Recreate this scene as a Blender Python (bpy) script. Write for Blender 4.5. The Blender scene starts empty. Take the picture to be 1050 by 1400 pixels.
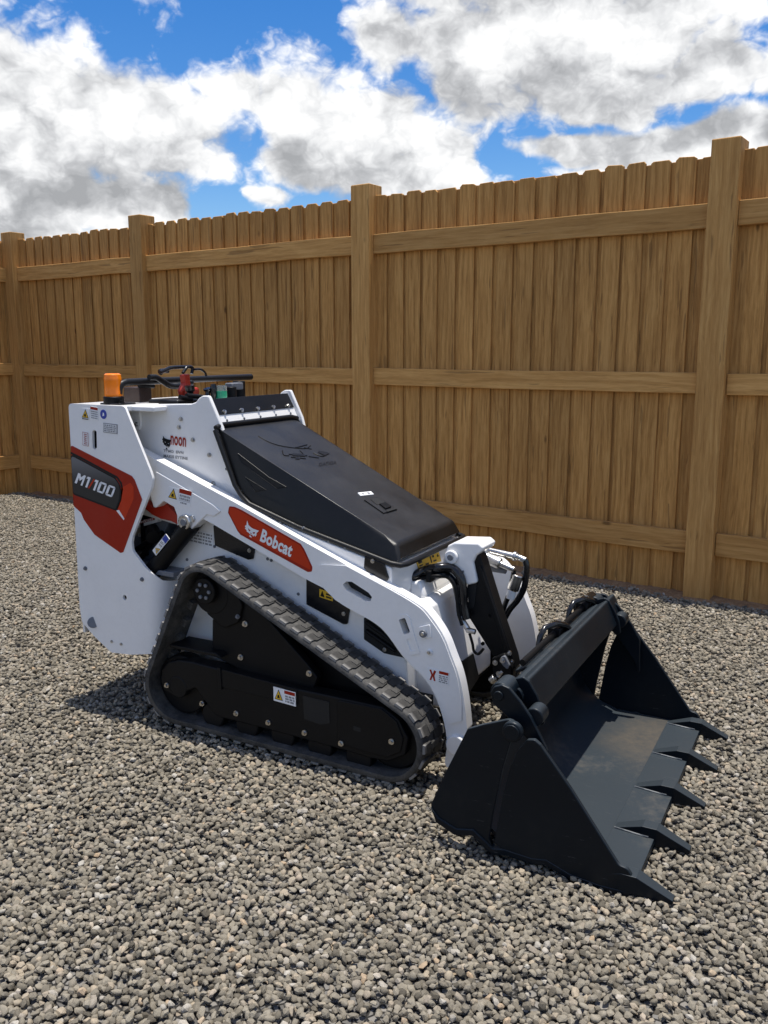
import bpy, bmesh, math, random
from mathutils import Vector, Matrix
random.seed(7)
S = bpy.context.scene
COL = S.collection
R = math.radians
PI = math.pi

# ------------------------------------------------------------------ camera
cam = bpy.data.cameras.new('camera')
cam.sensor_fit = 'HORIZONTAL'
cam.sensor_width = 36.0
cam.lens = 41.246
cam.clip_start = 0.05
cam.clip_end = 2000
camo = bpy.data.objects.new('camera', cam)
COL.objects.link(camo)
camo.location = (0, 0, 1.5)
camo.rotation_euler = (R(90 - 10.41), 0, R(27.95))
S.camera = camo

# ------------------------------------------------------------------ light
SUN_TO = Vector((0.04, 0.075, 1.0)).normalized()          # direction towards the sun
sun_el = math.asin(SUN_TO.z)
sun_az = math.atan2(SUN_TO.x, SUN_TO.y)
SKY_STRENGTH = 0.13
sd = bpy.data.lights.new('sun', 'SUN')
sd.energy = 3.5
sd.angle = R(0.6)
sd.color = (1.0, 0.95, 0.87)
suno = bpy.data.objects.new('sun', sd)
COL.objects.link(suno)
suno.location = (0, 0, 12)
suno.rotation_euler = SUN_TO.to_track_quat('Z', 'Y').to_euler()

S.view_settings.view_transform = 'Standard'
S.view_settings.look = 'None'
S.view_settings.exposure = 0.64
S.view_settings.gamma = 1
S.view_settings.use_curve_mapping = False
S.render.engine = 'CYCLES'
S.cycles.max_bounces = 6
S.cycles.use_denoising = True


# ------------------------------------------------------------------ node helper
class NT:
    def __init__(s, tree):
        s.t = tree
        s.n = tree.nodes
        s.l = tree.links

    def node(s, typ, **kw):
        n = s.n.new(typ)
        for k, v in kw.items():
            if k.startswith('i_'):
                key = k[2:]
                key = int(key) if key.isdigit() else key.replace('_', ' ')
                if hasattr(v, 'is_output') or isinstance(v, bpy.types.NodeSocket):
                    s.l.new(v, n.inputs[key])
                else:
                    n.inputs[key].default_value = v
            else:
                setattr(n, k, v)
        return n

    def math(s, op, a, b=None, c=None, clamp=False):
        n = s.n.new('ShaderNodeMath')
        n.operation = op
        n.use_clamp = clamp
        for i, v in enumerate((a, b, c)):
            if v is None:
                continue
            if isinstance(v, bpy.types.NodeSocket):
                s.l.new(v, n.inputs[i])
            else:
                n.inputs[i].default_value = v
        return n.outputs[0]

    def vmath(s, op, a, b=None, out=0):
        n = s.n.new('ShaderNodeVectorMath')
        n.operation = op
        for i, v in enumerate((a, b)):
            if v is None:
                continue
            if isinstance(v, bpy.types.NodeSocket):
                s.l.new(v, n.inputs[i])
            else:
                n.inputs[i].default_value = v
        return n.outputs[out]

    def ramp(s, fac, stops, interp='LINEAR'):
        n = s.n.new('ShaderNodeValToRGB')
        s.l.new(fac, n.inputs[0])
        cr = n.color_ramp
        cr.interpolation = interp
        while len(cr.elements) < len(stops):
            cr.elements.new(0.5)
        for e, (p, c) in zip(cr.elements, stops):
            e.position = p
            e.color = (c[0], c[1], c[2], 1) if hasattr(c, '__len__') else (c, c, c, 1)
        return n.outputs[0]

    def noise(s, vec, scale, detail=3, rough=0.55, out=0, dim='3D'):
        n = s.n.new('ShaderNodeTexNoise')
        n.noise_dimensions = dim
        if vec is not None:
            s.l.new(vec, n.inputs['Vector'])
        n.inputs['Scale'].default_value = scale
        n.inputs['Detail'].default_value = detail
        n.inputs['Roughness'].default_value = rough
        return n.outputs[out]

    def mix(s, fac, a, b, typ='MIX'):
        n = s.n.new('ShaderNodeMix')
        n.data_type = 'RGBA'
        n.blend_type = typ
        n.clamp_factor = True
        for key, v in (('Factor', fac), ('A', a), ('B', b)):
            sock = [q for q in n.inputs if q.name == key and (q.type == 'RGBA' or (key == 'Factor' and q.type == 'VALUE'))][0]
            if isinstance(v, bpy.types.NodeSocket):
                s.l.new(v, sock)
            else:
                sock.default_value = v if key == 'Factor' else (v[0], v[1], v[2], 1)
        return [q for q in n.outputs if q.type == 'RGBA'][0]


# ------------------------------------------------------------------ world: sky with clouds
w = bpy.data.worlds.new('World')
S.world = w
w.use_nodes = True
T = NT(w.node_tree)
T.n.clear()
out = T.node('ShaderNodeOutputWorld')
sky = T.node('ShaderNodeTexSky', sky_type='NISHITA', sun_disc=False, sun_elevation=sun_el,
             sun_rotation=sun_az, air_density=1.0, dust_density=0.3, ozone_density=2.5)
tc = T.node('ShaderNodeTexCoord')
D = T.vmath('NORMALIZE', tc.outputs['Generated'])
sx = T.node('ShaderNodeSeparateXYZ', i_0=D)
az = T.math('ARCTAN2', sx.outputs[0], sx.outputs[1])
el = T.math('ARCSINE', sx.outputs[2])
base = T.node('ShaderNodeCombineXYZ', i_0=az, i_1=el, i_2=0.0).outputs[0]
# cumulus banks: azimuth, elevation, half width, half height (radians)
BANKS = [(-0.8562,0.2312,0.096,0.084),(-0.787,0.2299,0.096,0.068),(-0.7224,0.2169,0.096,0.056),(-0.8408,0.1573,0.152,0.048),(-0.7628,0.1449,0.076,0.0384),(-0.8708,0.1224,0.128,0.036),(-0.9566,0.1899,0.144,0.128),(-0.6383,0.258,0.0496,0.044),(-0.5695,0.2463,0.076,0.0544),(-0.4917,0.2228,0.076,0.0496),(-0.429,0.2083,0.0496,0.04),(-0.476,0.1777,0.104,0.0352),(-0.413,0.1888,0.048,0.0272),(-0.5546,0.2011,0.072,0.036),(-0.6209,0.1653,0.0304,0.0136),(-0.4648,0.3104,0.056,0.0416),(-0.3917,0.2962,0.088,0.0624),(-0.3086,0.2962,0.12,0.0704),(-0.2221,0.3158,0.096,0.06),(-0.2553,0.2607,0.096,0.036),(-0.1667,0.323,0.072,0.032),(-0.2901,0.2047,0.056,0.0224),(-0.2015,0.2052,0.104,0.0368),(-0.1313,0.2059,0.088,0.0416),(-0.1632,0.2702,0.06,0.0304),(-0.1025,0.2706,0.04,0.0288),(0.0148,0.2176,0.112,0.08),(-0.3564,0.3905,0.24,0.064),(-0.164,0.1742,0.176,0.02)]
ALLB = list(BANKS)


# round the rest of the sky the banks follow a broad noise of the same cover
away = T.math('MINIMUM', T.math('MULTIPLY_ADD', T.math('MAXIMUM', T.math('ABSOLUTE', T.math('ADD', az, 0.49)), T.math('ADD', el, 0.12)), 6.0, -4.2), 0.0)


def density(vec, shift):
    """rounded banks broken up into billows, sampled at a point moved up by shift radians"""
    p = T.vmath('ADD', vec, (0, shift, 0))
    sc = T.vmath('MULTIPLY', p, (1.0, 1.35, 1.0))
    n1s = T.noise(sc, 2.3, 2, 0.5, 0, '2D')
    n1 = T.noise(sc, 6.0, 3, 0.55, 1, '2D')
    off = T.vmath('MULTIPLY', T.vmath('SUBTRACT', n1, (0.5, 0.5, 0.5)), (0.13, 0.10, 0))
    q = T.vmath('ADD', p, off)
    cur = None
    for (a, e, wa, we) in ALLB:
        v = T.vmath('MULTIPLY', T.vmath('SUBTRACT', q, (a, e, 0)), (1 / wa, 1 / we, 0))
        L = T.vmath('LENGTH', v, None, 1)
        cur = L if cur is None else T.math('SMOOTH_MIN', cur, L, 0.18)
    body = T.math('SUBTRACT', 1.27, cur)
    body = T.math('MAXIMUM', body, T.math('ADD', T.math('MULTIPLY', T.math('SUBTRACT', n1s, 0.475), 7.0), away))
    w1 = T.vmath('ADD', sc, T.vmath('MULTIPLY', T.noise(sc, 24.0, 2, 0.6, 1, '2D'), (0.035, 0.035, 0)))
    vo = T.node('ShaderNodeTexVoronoi', voronoi_dimensions='2D', feature='SMOOTH_F1', i_Vector=w1, i_Scale=13.0, i_Detail=4.0, i_Roughness=0.60, i_Smoothness=0.35)
    bil = T.math('SUBTRACT', 0.52, vo.outputs['Distance'])
    n2 = T.noise(sc, 18.0, 7, 0.60, 0, '2D')
    det = T.math('ADD', T.math('MULTIPLY', T.math('SUBTRACT', n2, 0.5), 0.95), T.math('MULTIPLY', bil, 0.65))
    # turbulence eats the rims, not the hearts of the banks
    keep = T.node('ShaderNodeMapRange', interpolation_type='SMOOTHSTEP', i_0=body, i_1=0.35, i_2=0.95, i_3=1.0, i_4=0.35).outputs[0]
    return T.math('ADD', body, T.math('MULTIPLY', det, keep)), body, det, bil


d0, b0, t0, bl0 = density(base, 0.0)
d1, b1, t1, bl1 = density(base, 0.048)
alpha = T.node('ShaderNodeMapRange', interpolation_type='SMOOTHSTEP', i_0=d0, i_1=-0.12, i_2=0.46).outputs[0]
low = T.node('ShaderNodeMapRange', interpolation_type='SMOOTHSTEP', i_0=el, i_1=-0.02, i_2=0.10).outputs[0]
# light: bright towards the upper rims, grey in the deep and low parts, broken by billows
deep = T.node('ShaderNodeMapRange', interpolation_type='SMOOTHSTEP', i_0=T.math('MULTIPLY_ADD', t1, 0.22, b1), i_1=0.30, i_2=1.12).outputs[0]
rim = T.math('SUBTRACT', t0, t1)
lit = T.math('SUBTRACT', T.math('MULTIPLY_ADD', rim, 0.36, 0.92), T.math('MULTIPLY', deep, 0.58))
lit = T.math('ADD', lit, T.math('ADD', T.math('MULTIPLY', t0, 0.12), T.math('MULTIPLY_ADD', bl0, 0.36, 0.13)))
ccol = T.ramp(lit, [(0.0, (2.0, 2.05, 2.14)), (0.28, (2.75, 2.80, 2.90)), (0.62, (4.2, 4.25, 4.32)), (1.0, (5.6, 5.6, 5.58))])
skyc = T.node('ShaderNodeHueSaturation', i_Hue=0.509, i_Saturation=1.42, i_Value=0.70, i_Color=sky.outputs[0]).outputs[0]
haz = T.mix(low, (4.2, 4.8, 5.6), skyc)
fin = T.mix(alpha, haz, ccol)
bg = T.node('ShaderNodeBackground', i_Color=fin, i_Strength=SKY_STRENGTH)
T.l.new(bg.outputs[0], out.inputs[0])
w.cycles.sampling_method = 'MANUAL'
w.cycles.sample_map_resolution = 512


# ------------------------------------------------------------------ materials
def mat(name):
    m = bpy.data.materials.new(name)
    m.use_nodes = True
    t = NT(m.node_tree)
    b = t.n['Principled BSDF']
    return m, t, b


def bump(t, b, height, strength, dist):
    n = t.node('ShaderNodeBump', i_Strength=strength, i_Distance=dist, i_Height=height)
    t.l.new(n.outputs[0], b.inputs['Normal'])
    return n


def paint(name, col, rough=0.35, dirt=0.12, dirt_light_col=(0.30, 0.27, 0.23), coat=0.0, peel=0.12, spec=0.5, dust_light=0.0):
    m, t, b = mat(name)
    g = t.node('ShaderNodeTexCoord').outputs['Object']
    n1 = t.noise(g, 6, 6, 0.65)
    n2 = t.noise(g, 60, 4, 0.6)
    f = t.math('MULTIPLY', t.node('ShaderNodeMapRange', i_0=n1, i_1=0.45, i_2=0.75).outputs[0], dirt)
    f2 = t.math('MULTIPLY', t.node('ShaderNodeMapRange', i_0=n2, i_1=0.5, i_2=0.8).outputs[0], dirt * 0.6)
    c = t.mix(t.math('ADD', f, f2), col, dirt_light_col)
    if dust_light:
        # top light put into the colour: up-facing faces greyed, patchy as if dusty
        ge = t.node('ShaderNodeNewGeometry')
        nz = t.node('ShaderNodeSeparateXYZ', i_0=ge.outputs['Normal']).outputs[2]
        up = t.node('ShaderNodeMapRange', i_0=nz, i_1=0.45, i_2=0.92).outputs[0]
        c = t.mix(t.math('MULTIPLY', t.math('MULTIPLY', up, n1), dust_light), c, dirt_light_col)
    t.l.new(c, b.inputs['Base Color'])
    t.l.new(t.math('MULTIPLY_ADD', n1, 0.25, rough - 0.10), b.inputs['Roughness'])
    b.inputs['Specular IOR Level'].default_value = spec
    b.inputs['Coat Weight'].default_value = coat
    if peel:
        bump(t, b, t.noise(g, 260, 2, 0.5), peel, 0.001)
    return m


M = {}
M['white'] = paint('white_paint', (0.86, 0.850, 0.832), 0.30, 0.09, coat=0.3)
M['black'] = paint('black_paint', (0.0055, 0.0055, 0.006), 0.45, 0.06, (0.04, 0.037, 0.034), dust_light=0.08, spec=0.18)
M['gloss_black'] = paint('gloss_black_paint', (0.008, 0.008, 0.009), 0.18, 0.04, (0.05, 0.05, 0.05))
M['plastic'] = paint('black_plastic', (0.0048, 0.0050, 0.0055), 0.33, 0.06, (0.075, 0.075, 0.078), peel=0.30, dust_light=0.50, spec=0.30)
M['plastic_dark'] = paint('dark_plastic', (0.0065, 0.0066, 0.007), 0.42, 0.05, (0.04, 0.04, 0.04), peel=0.25, spec=0.35)
M['red'] = paint('red_paint', (0.42, 0.022, 0.006), 0.35, 0.05)
M['red_print'] = paint('red_print', (0.33, 0.017, 0.0035), 0.38, 0.03, peel=0, spec=0.22)
M['red_light'] = paint('light_red_print', (0.52, 0.036, 0.006), 0.38, 0.02, peel=0, spec=0.22)
M['white_print'] = paint('white_print', (0.82, 0.82, 0.82), 0.4, 0.0, peel=0)
M['black_print'] = paint('black_print', (0.007, 0.007, 0.008), 0.4, 0.0, peel=0, spec=0.25)
M['grey_print'] = paint('grey_print', (0.25, 0.25, 0.26), 0.4, 0.0, peel=0)
M['yellow_print'] = paint('yellow_print', (0.75, 0.46, 0.02), 0.4, 0.02, peel=0)
M['blue_print'] = paint('blue_print', (0.02, 0.05, 0.35), 0.4, 0.0, peel=0)
M['grey_metal'] = paint('grey_painted_metal', (0.15, 0.16, 0.18), 0.45, 0.1)
M['brown'] = paint('brown_plastic', (0.035, 0.016, 0.010), 0.5, 0.1)
M['weld'] = paint('bare_weld', (0.13, 0.14, 0.15), 0.35, 0.3, (0.02, 0.02, 0.02))
M['dark'] = paint('recess_shade', (0.006, 0.006, 0.006), 0.7, 0.0, peel=0)  # flat near-black standing in for the shade inside openings


def m_steel():
    m, t, b = mat('bright_steel')
    g = t.node('ShaderNodeTexCoord').outputs['Object']
    n = t.noise(g, 30, 4)
    t.l.new(t.ramp(n, [(0.3, (0.42, 0.41, 0.39)), (0.7, (0.68, 0.67, 0.65))]), b.inputs['Base Color'])
    b.inputs['Metallic'].default_value = 1
    t.l.new(t.math('MULTIPLY_ADD', n, 0.3, 0.15), b.inputs['Roughness'])
    return m


M['steel'] = m_steel()


def m_bucket():
    m, t, b = mat('charcoal_bucket_paint')
    g = t.node('ShaderNodeTexCoord').outputs['Object']
    n1 = t.noise(g, 2.6, 6, 0.6)
    n2 = t.noise(g, 40, 5, 0.65)
    mp = t.node('ShaderNodeMapping', i_Vector=g, i_Scale=(2.0, 30.0, 20.0), i_Rotation=(0, 0, 0.3)).outputs[0]
    n3 = t.noise(mp, 6, 4, 0.7)
    c = t.ramp(n1, [(0.3, (0.0024, 0.0050, 0.0085)), (0.7, (0.0040, 0.0078, 0.0122))])
    dust_light = t.node('ShaderNodeMapRange', i_0=t.math('MULTIPLY', n1, t.math('ADD', n2, 0.5)), i_1=0.56, i_2=0.95).outputs[0]
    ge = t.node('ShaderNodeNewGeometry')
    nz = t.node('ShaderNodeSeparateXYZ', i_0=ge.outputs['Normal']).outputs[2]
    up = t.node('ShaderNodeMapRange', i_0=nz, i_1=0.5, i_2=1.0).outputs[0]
    c = t.mix(t.math('MULTIPLY', dust_light, t.math('MULTIPLY_ADD', up, 0.75, 0.05)), c, (0.12, 0.095, 0.065))
    c = t.mix(t.math('MULTIPLY', up, 0.34), c, (0.095, 0.115, 0.130))  # up-facing faces coloured blue-grey to look lit from above
    # dried dirt and wear on the floor plate
    dd = t.vmath('MULTIPLY', t.vmath('SUBTRACT', g, (0.13, 0.34, -0.20)), (4.2, 2.6, 6.0))
    dl = t.math('ADD', t.vmath('LENGTH', dd, None, 1), t.math('MULTIPLY', t.math('SUBTRACT', n1, 0.5), 1.6))
    dm = t.math('MULTIPLY', t.node('ShaderNodeMapRange', interpolation_type='SMOOTHSTEP', i_0=dl, i_1=1.0, i_2=0.1).outputs[0], t.math('MULTIPLY', up, n2))
    c = t.mix(t.math('MULTIPLY', dm, 0.42), c, (0.24, 0.18, 0.11))
    sc = t.node('ShaderNodeMapRange', i_0=n3, i_1=0.66, i_2=0.70).outputs[0]
    c = t.mix(t.math('MULTIPLY', sc, 0.22), c, (0.2, 0.2, 0.2))
    t.l.new(c, b.inputs['Base Color'])
    t.l.new(t.math('MULTIPLY_ADD', n1, 0.3, 0.24), b.inputs['Roughness'])
    b.inputs['Specular IOR Level'].default_value = 0.20
    bump(t, b, t.noise(g, 180, 3), 0.10, 0.001)
    return m


M['bucket'] = m_bucket()


def m_rubber():
    m, t, b = mat('dusty_rubber')
    g = t.node('ShaderNodeTexCoord').outputs['Object']
    n1 = t.noise(g, 14, 6, 0.7)
    n2 = t.noise(g, 120, 3, 0.6)
    f = t.node('ShaderNodeMapRange', i_0=t.math('MULTIPLY_ADD', n2, 0.35, n1), i_1=0.50, i_2=0.95).outputs[0]
    c = t.mix(t.math('MULTIPLY', f, 0.75), (0.016, 0.016, 0.016), (0.15, 0.142, 0.13))
    t.l.new(c, b.inputs['Base Color'])
    b.inputs['Roughness'].default_value = 0.75
    bump(t, b, n2, 0.3, 0.002)
    return m


M['rubber'] = m_rubber()


def m_lug():
    """tread blocks: paler towards the shoulder end"""
    m, t, b = mat('tread_block_rubber')
    g = t.node('ShaderNodeTexCoord').outputs['Object']
    oi = t.node('ShaderNodeObjectInfo').outputs['Random']
    p = t.vmath('ADD', g, t.node('ShaderNodeCombineXYZ', i_0=t.math('MULTIPLY', oi, 40.0)).outputs[0])
    n1 = t.noise(p, 25, 5, 0.7)
    n2 = t.noise(p, 160, 3, 0.6)
    f = t.node('ShaderNodeMapRange', i_0=t.math('MULTIPLY_ADD', n2, 0.35, n1), i_1=0.42, i_2=0.98).outputs[0]
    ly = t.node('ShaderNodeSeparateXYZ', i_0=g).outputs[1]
    # the shoulder end of every block is paler
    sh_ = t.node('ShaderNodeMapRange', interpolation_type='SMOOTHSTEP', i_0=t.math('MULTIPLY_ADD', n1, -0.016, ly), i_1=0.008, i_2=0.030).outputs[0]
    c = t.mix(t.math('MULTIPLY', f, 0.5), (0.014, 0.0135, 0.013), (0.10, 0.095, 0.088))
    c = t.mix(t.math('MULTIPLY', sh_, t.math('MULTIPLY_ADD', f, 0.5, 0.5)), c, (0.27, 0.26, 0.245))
    t.l.new(c, b.inputs['Base Color'])
    b.inputs['Roughness'].default_value = 0.8
    bump(t, b, n2, 0.35, 0.002)
    return m


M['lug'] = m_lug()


def m_wood(name, axis, c_lo, c_mid, c_hi):
    m, t, b = mat(name)
    g = t.node('ShaderNodeTexCoord').outputs['Object']
    oi = t.node('ShaderNodeObjectInfo').outputs['Random']
    o = t.node('ShaderNodeCombineXYZ', i_0=t.math('MULTIPLY', oi, 37.0), i_1=t.math('MULTIPLY', oi, 11.0),
               i_2=t.math('MULTIPLY', oi, 91.0)).outputs[0]
    p = t.vmath('ADD', g, o)
    sc = {'z': (1, 1, 0.045), 'x': (0.045, 1, 1)}[axis]
    wv = t.noise(t.vmath('MULTIPLY', p, tuple(3 * q for q in (1, 1, 1))), 1.0, 3, 0.5, 1)
    pw = t.vmath('ADD', p, t.vmath('MULTIPLY', wv, (0.03, 0.03, 0.03)))
    ps = t.vmath('MULTIPLY', pw, sc)
    grain = t.noise(ps, 55, 5, 0.62)
    fine = t.noise(ps, 260, 3, 0.6)
    stain = t.noise(t.vmath('MULTIPLY', p, tuple(0.3 + 0.7 * q for q in sc)), 5, 4, 0.6)
    f = t.math('MULTIPLY_ADD', fine, 0.28, t.math('MULTIPLY', grain, 0.86))
    c = t.ramp(f, [(0.39, c_lo), (0.55, c_mid), (0.70, c_hi)])
    # dark checks and resin streaks
    ck = t.node('ShaderNodeMapRange', i_0=t.noise(t.vmath('MULTIPLY', ps, (1, 1, 1.6 if axis == 'z' else 1)), 38, 2, 0.4), i_1=0.665, i_2=0.70).outputs[0]
    c = t.mix(t.math('MULTIPLY', ck, 0.42), c, (0.085, 0.038, 0.013))
    # knots
    kp = t.vmath('MULTIPLY', p, {'z': (1, 1, 0.42), 'x': (0.42, 1, 1)}[axis])
    vo = t.node('ShaderNodeTexVoronoi', i_Vector=kp, i_Scale=4.2)
    kd = t.math('ADD', vo.outputs['Distance'], t.math('MULTIPLY', t.math('SUBTRACT', grain, 0.5), 0.05))
    kn = t.node('ShaderNodeMapRange', interpolation_type='SMOOTHSTEP', i_0=kd, i_1=0.075, i_2=0.025).outputs[0]
    c = t.mix(t.math('MULTIPLY', kn, 0.7), c, (0.075, 0.032, 0.010))
    # board to board tone, blotches
    tone = t.math('MULTIPLY_ADD', oi, 0.26, 0.86)
    tone = t.math('MULTIPLY', tone, t.math('MULTIPLY_ADD', stain, 0.30, 0.86))
    c = t.mix(1.0, c, t.node('ShaderNodeCombineColor', i_0=tone, i_1=tone, i_2=tone).outputs[0], 'MULTIPLY')
    t.l.new(c, b.inputs['Base Color'])
    b.inputs['Roughness'].default_value = 0.72
    b.inputs['Specular IOR Level'].default_value = 0.25
    bump(t, b, t.math('SUBTRACT', f, t.math('MULTIPLY', ck, 0.6)), 0.35, 0.003)
    return m


WC = ((0.31, 0.148, 0.040), (0.465, 0.236, 0.067), (0.58, 0.318, 0.102))
M['picket'] = m_wood('upright_cedar', 'z', *WC)
M['rail'] = m_wood('rail_cedar', 'x', (0.41, 0.204, 0.058), (0.52, 0.275, 0.084), (0.61, 0.345, 0.118))
M['post'] = m_wood('post_cedar', 'z', (0.41, 0.204, 0.060), (0.52, 0.277, 0.086), (0.62, 0.355, 0.122))


def m_stone():
    m, t, b = mat('gravel_stone')
    oi = t.node('ShaderNodeObjectInfo').outputs['Random']
    g = t.node('ShaderNodeTexCoord').outputs['Object']
    p = t.vmath('ADD', g, t.node('ShaderNodeCombineXYZ', i_0=t.math('MULTIPLY', oi, 50.0)).outputs[0])
    c = t.ramp(oi, [(0.0, (0.115, 0.101, 0.078)), (0.12, (0.20, 0.176, 0.135)), (0.45, (0.27, 0.239, 0.185)), (0.80, (0.335, 0.298, 0.232)),
                    (0.86, (0.44, 0.365, 0.265)), (0.92, (0.33, 0.285, 0.225)), (0.97, (0.50, 0.465, 0.40)), (1.0, (0.46, 0.34, 0.22))])
    n = t.noise(p, 1.6, 5, 0.65)
    n2 = t.noise(p, 9, 3, 0.6)
    k = t.math('MULTIPLY_ADD', n, 0.7, t.math('MULTIPLY_ADD', n2, 0.35, 0.45))
    c = t.mix(1.0, c, t.node('ShaderNodeCombineColor', i_0=k, i_1=k, i_2=k).outputs[0], 'MULTIPLY')
    t.l.new(c, b.inputs['Base Color'])
    b.inputs['Roughness'].default_value = 0.85
    b.inputs['Specular IOR Level'].default_value = 0.2
    bump(t, b, n2, 0.4, 0.15)
    return m


M['stone'] = m_stone()


def m_ground():
    m, t, b = mat('gravel_bed')
    g = t.node('ShaderNodeTexCoord').outputs['Object']
    vo = t.node('ShaderNodeTexVoronoi', i_Vector=g, i_Scale=45.0, i_Randomness=1.0)
    ve = t.node('ShaderNodeTexVoronoi', feature='DISTANCE_TO_EDGE', i_Vector=g, i_Scale=45.0)
    sep = t.node('ShaderNodeSeparateColor', i_0=vo.outputs['Color']).outputs[0]
    c = t.ramp(sep, [(0.0, (0.10, 0.095, 0.088)), (0.5, (0.20, 0.19, 0.172)), (0.9, (0.27, 0.25, 0.22)), (1.0, (0.30, 0.23, 0.15))])
    e = t.node('ShaderNodeMapRange', i_0=ve.outputs['Distance'], i_1=0.0, i_2=0.12).outputs[0]
    c = t.mix(e, (0.02, 0.018, 0.016), c)
    c = t.mix(0.12, c, (0.02, 0.018, 0.016))
    t.l.new(c, b.inputs['Base Color'])
    b.inputs['Roughness'].default_value = 0.9
    bump(t, b, e, 1.0, 0.012)
    return m


def m_soil():
    m, t, b = mat('sandy_soil')
    g = t.node('ShaderNodeTexCoord').outputs['Object']
    n = t.noise(g, 25, 6, 0.7)
    n2 = t.noise(g, 140, 3, 0.6)
    c = t.ramp(t.math('MULTIPLY_ADD', n2, 0.4, t.math('MULTIPLY', n, 0.7)), [(0.35, (0.16, 0.085, 0.040)), (0.55, (0.30, 0.18, 0.09)), (0.75, (0.42, 0.29, 0.17))])
    t.l.new(c, b.inputs['Base Color'])
    b.inputs['Roughness'].default_value = 0.95
    bump(t, b, n2, 0.8, 0.01)
    return m


def m_plain(name, col, rough=0.4, metal=0.0, trans=0.0, emit=None, sss=0):
    m, t, b = mat(name)
    g = t.node('ShaderNodeTexCoord').outputs['Object']
    n = t.noise(g, 40, 3)
    c = t.mix(t.math('MULTIPLY', n, 0.25), col, tuple(q * 0.7 for q in col))
    t.l.new(c, b.inputs['Base Color'])
    b.inputs['Roughness'].default_value = rough
    b.inputs['Metallic'].default_value = metal
    b.inputs['Transmission Weight'].default_value = trans
    return m


M['amber'] = m_plain('amber_lens', (1.0, 0.23, 0.003), 0.22, 0, 0.0)
M['green'] = m_plain('green_liquid', (0.03, 0.42, 0.22), 0.2, 0, 0.2)
M['clear'] = m_plain('clear_plastic', (0.85, 0.88, 0.88), 0.1, 0, 0.85)


# ------------------------------------------------------------------ object helpers
WORLD = {}


def link(name, me, mats, parent=None, loc=None, smooth=None, bev=0.0, segs=2, label=None, kind=None):
    """one mesh object, its origin at the middle of its own shape"""
    if not hasattr(mats, '__len__'):
        mats = [mats]
    for m in mats:
        if m.name not in [q.name for q in me.materials if q]:
            me.materials.append(m)
    if loc is None:
        vs = me.vertices
        lo = [min(v.co[i] for v in vs) for i in range(3)]
        hi = [max(v.co[i] for v in vs) for i in range(3)]
        loc = Vector([(a + b) / 2 for a, b in zip(lo, hi)])
        me.transform(Matrix.Translation(-loc))
    o = bpy.data.objects.new(name, me)
    COL.objects.link(o)
    place(o, parent, Vector(loc))
    if smooth is not None:
        me.shade_smooth()
        me.set_sharp_from_angle(angle=R(smooth))
    if bev:
        md = o.modifiers.new('edge', 'BEVEL')
        md.width = bev
        md.segments = segs
        md.limit_method = 'ANGLE'
        md.angle_limit = R(38)
        md.use_clamp_overlap = True
    if label:
        o['label'] = label
    if kind:
        o['kind'] = kind
    return o


def place(o, parent, loc):
    WORLD[o.name] = Vector(loc)
    if parent:
        o.parent = parent
        o.location = Vector(loc) - WORLD[parent.name]
    else:
        o.location = loc


def mesh_of(name, bm):
    bmesh.ops.recalc_face_normals(bm, faces=bm.faces)
    me = bpy.data.meshes.new(name)
    bm.to_mesh(me)
    bm.free()
    return me


def roundp(pts, r, n=4):
    """round the corners of a 2D polygon; r may be one number or one per corner"""
    outp = []
    N = len(pts)
    for i in range(N):
        a, b, c = Vector(pts[i - 1]), Vector(pts[i]), Vector(pts[(i + 1) % N])
        ri = r[i] if hasattr(r, '__len__') else r
        u, v = a - b, c - b
        if ri <= 0 or u.length < 1e-6 or v.length < 1e-6:
            outp.append(tuple(b))
            continue
        ang = u.angle(v)
        if ang > R(172):
            outp.append(tuple(b))
            continue
        t_ = min(ri / math.tan(ang / 2), u.length * 0.48, v.length * 0.48)
        p, q = b + u.normalized() * t_, b + v.normalized() * t_
        for k in range(n + 1):
            s = k / n
            outp.append(tuple((p * (1 - s) + b * s) * (1 - s) + (b * (1 - s) + q * s) * s))
    return outp


def chaikin(pts, i0, i1, it=2):
    """cut the corners of the run i0..i1 of a closed outline so that it reads as a curve"""
    run = [Vector(p) for p in pts[i0:i1 + 1]]
    for _ in range(it):
        new = [run[0]]
        for a, b in zip(run, run[1:]):
            new += [a * .75 + b * .25, a * .25 + b * .75]
        run = new + [run[-1]]
    return list(pts[:i0]) + [tuple(p) for p in run] + list(pts[i1 + 1:])


def area2(pts):
    return sum(pts[i - 1][0] * pts[i][1] - pts[i][0] * pts[i - 1][1] for i in range(len(pts)))


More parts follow.
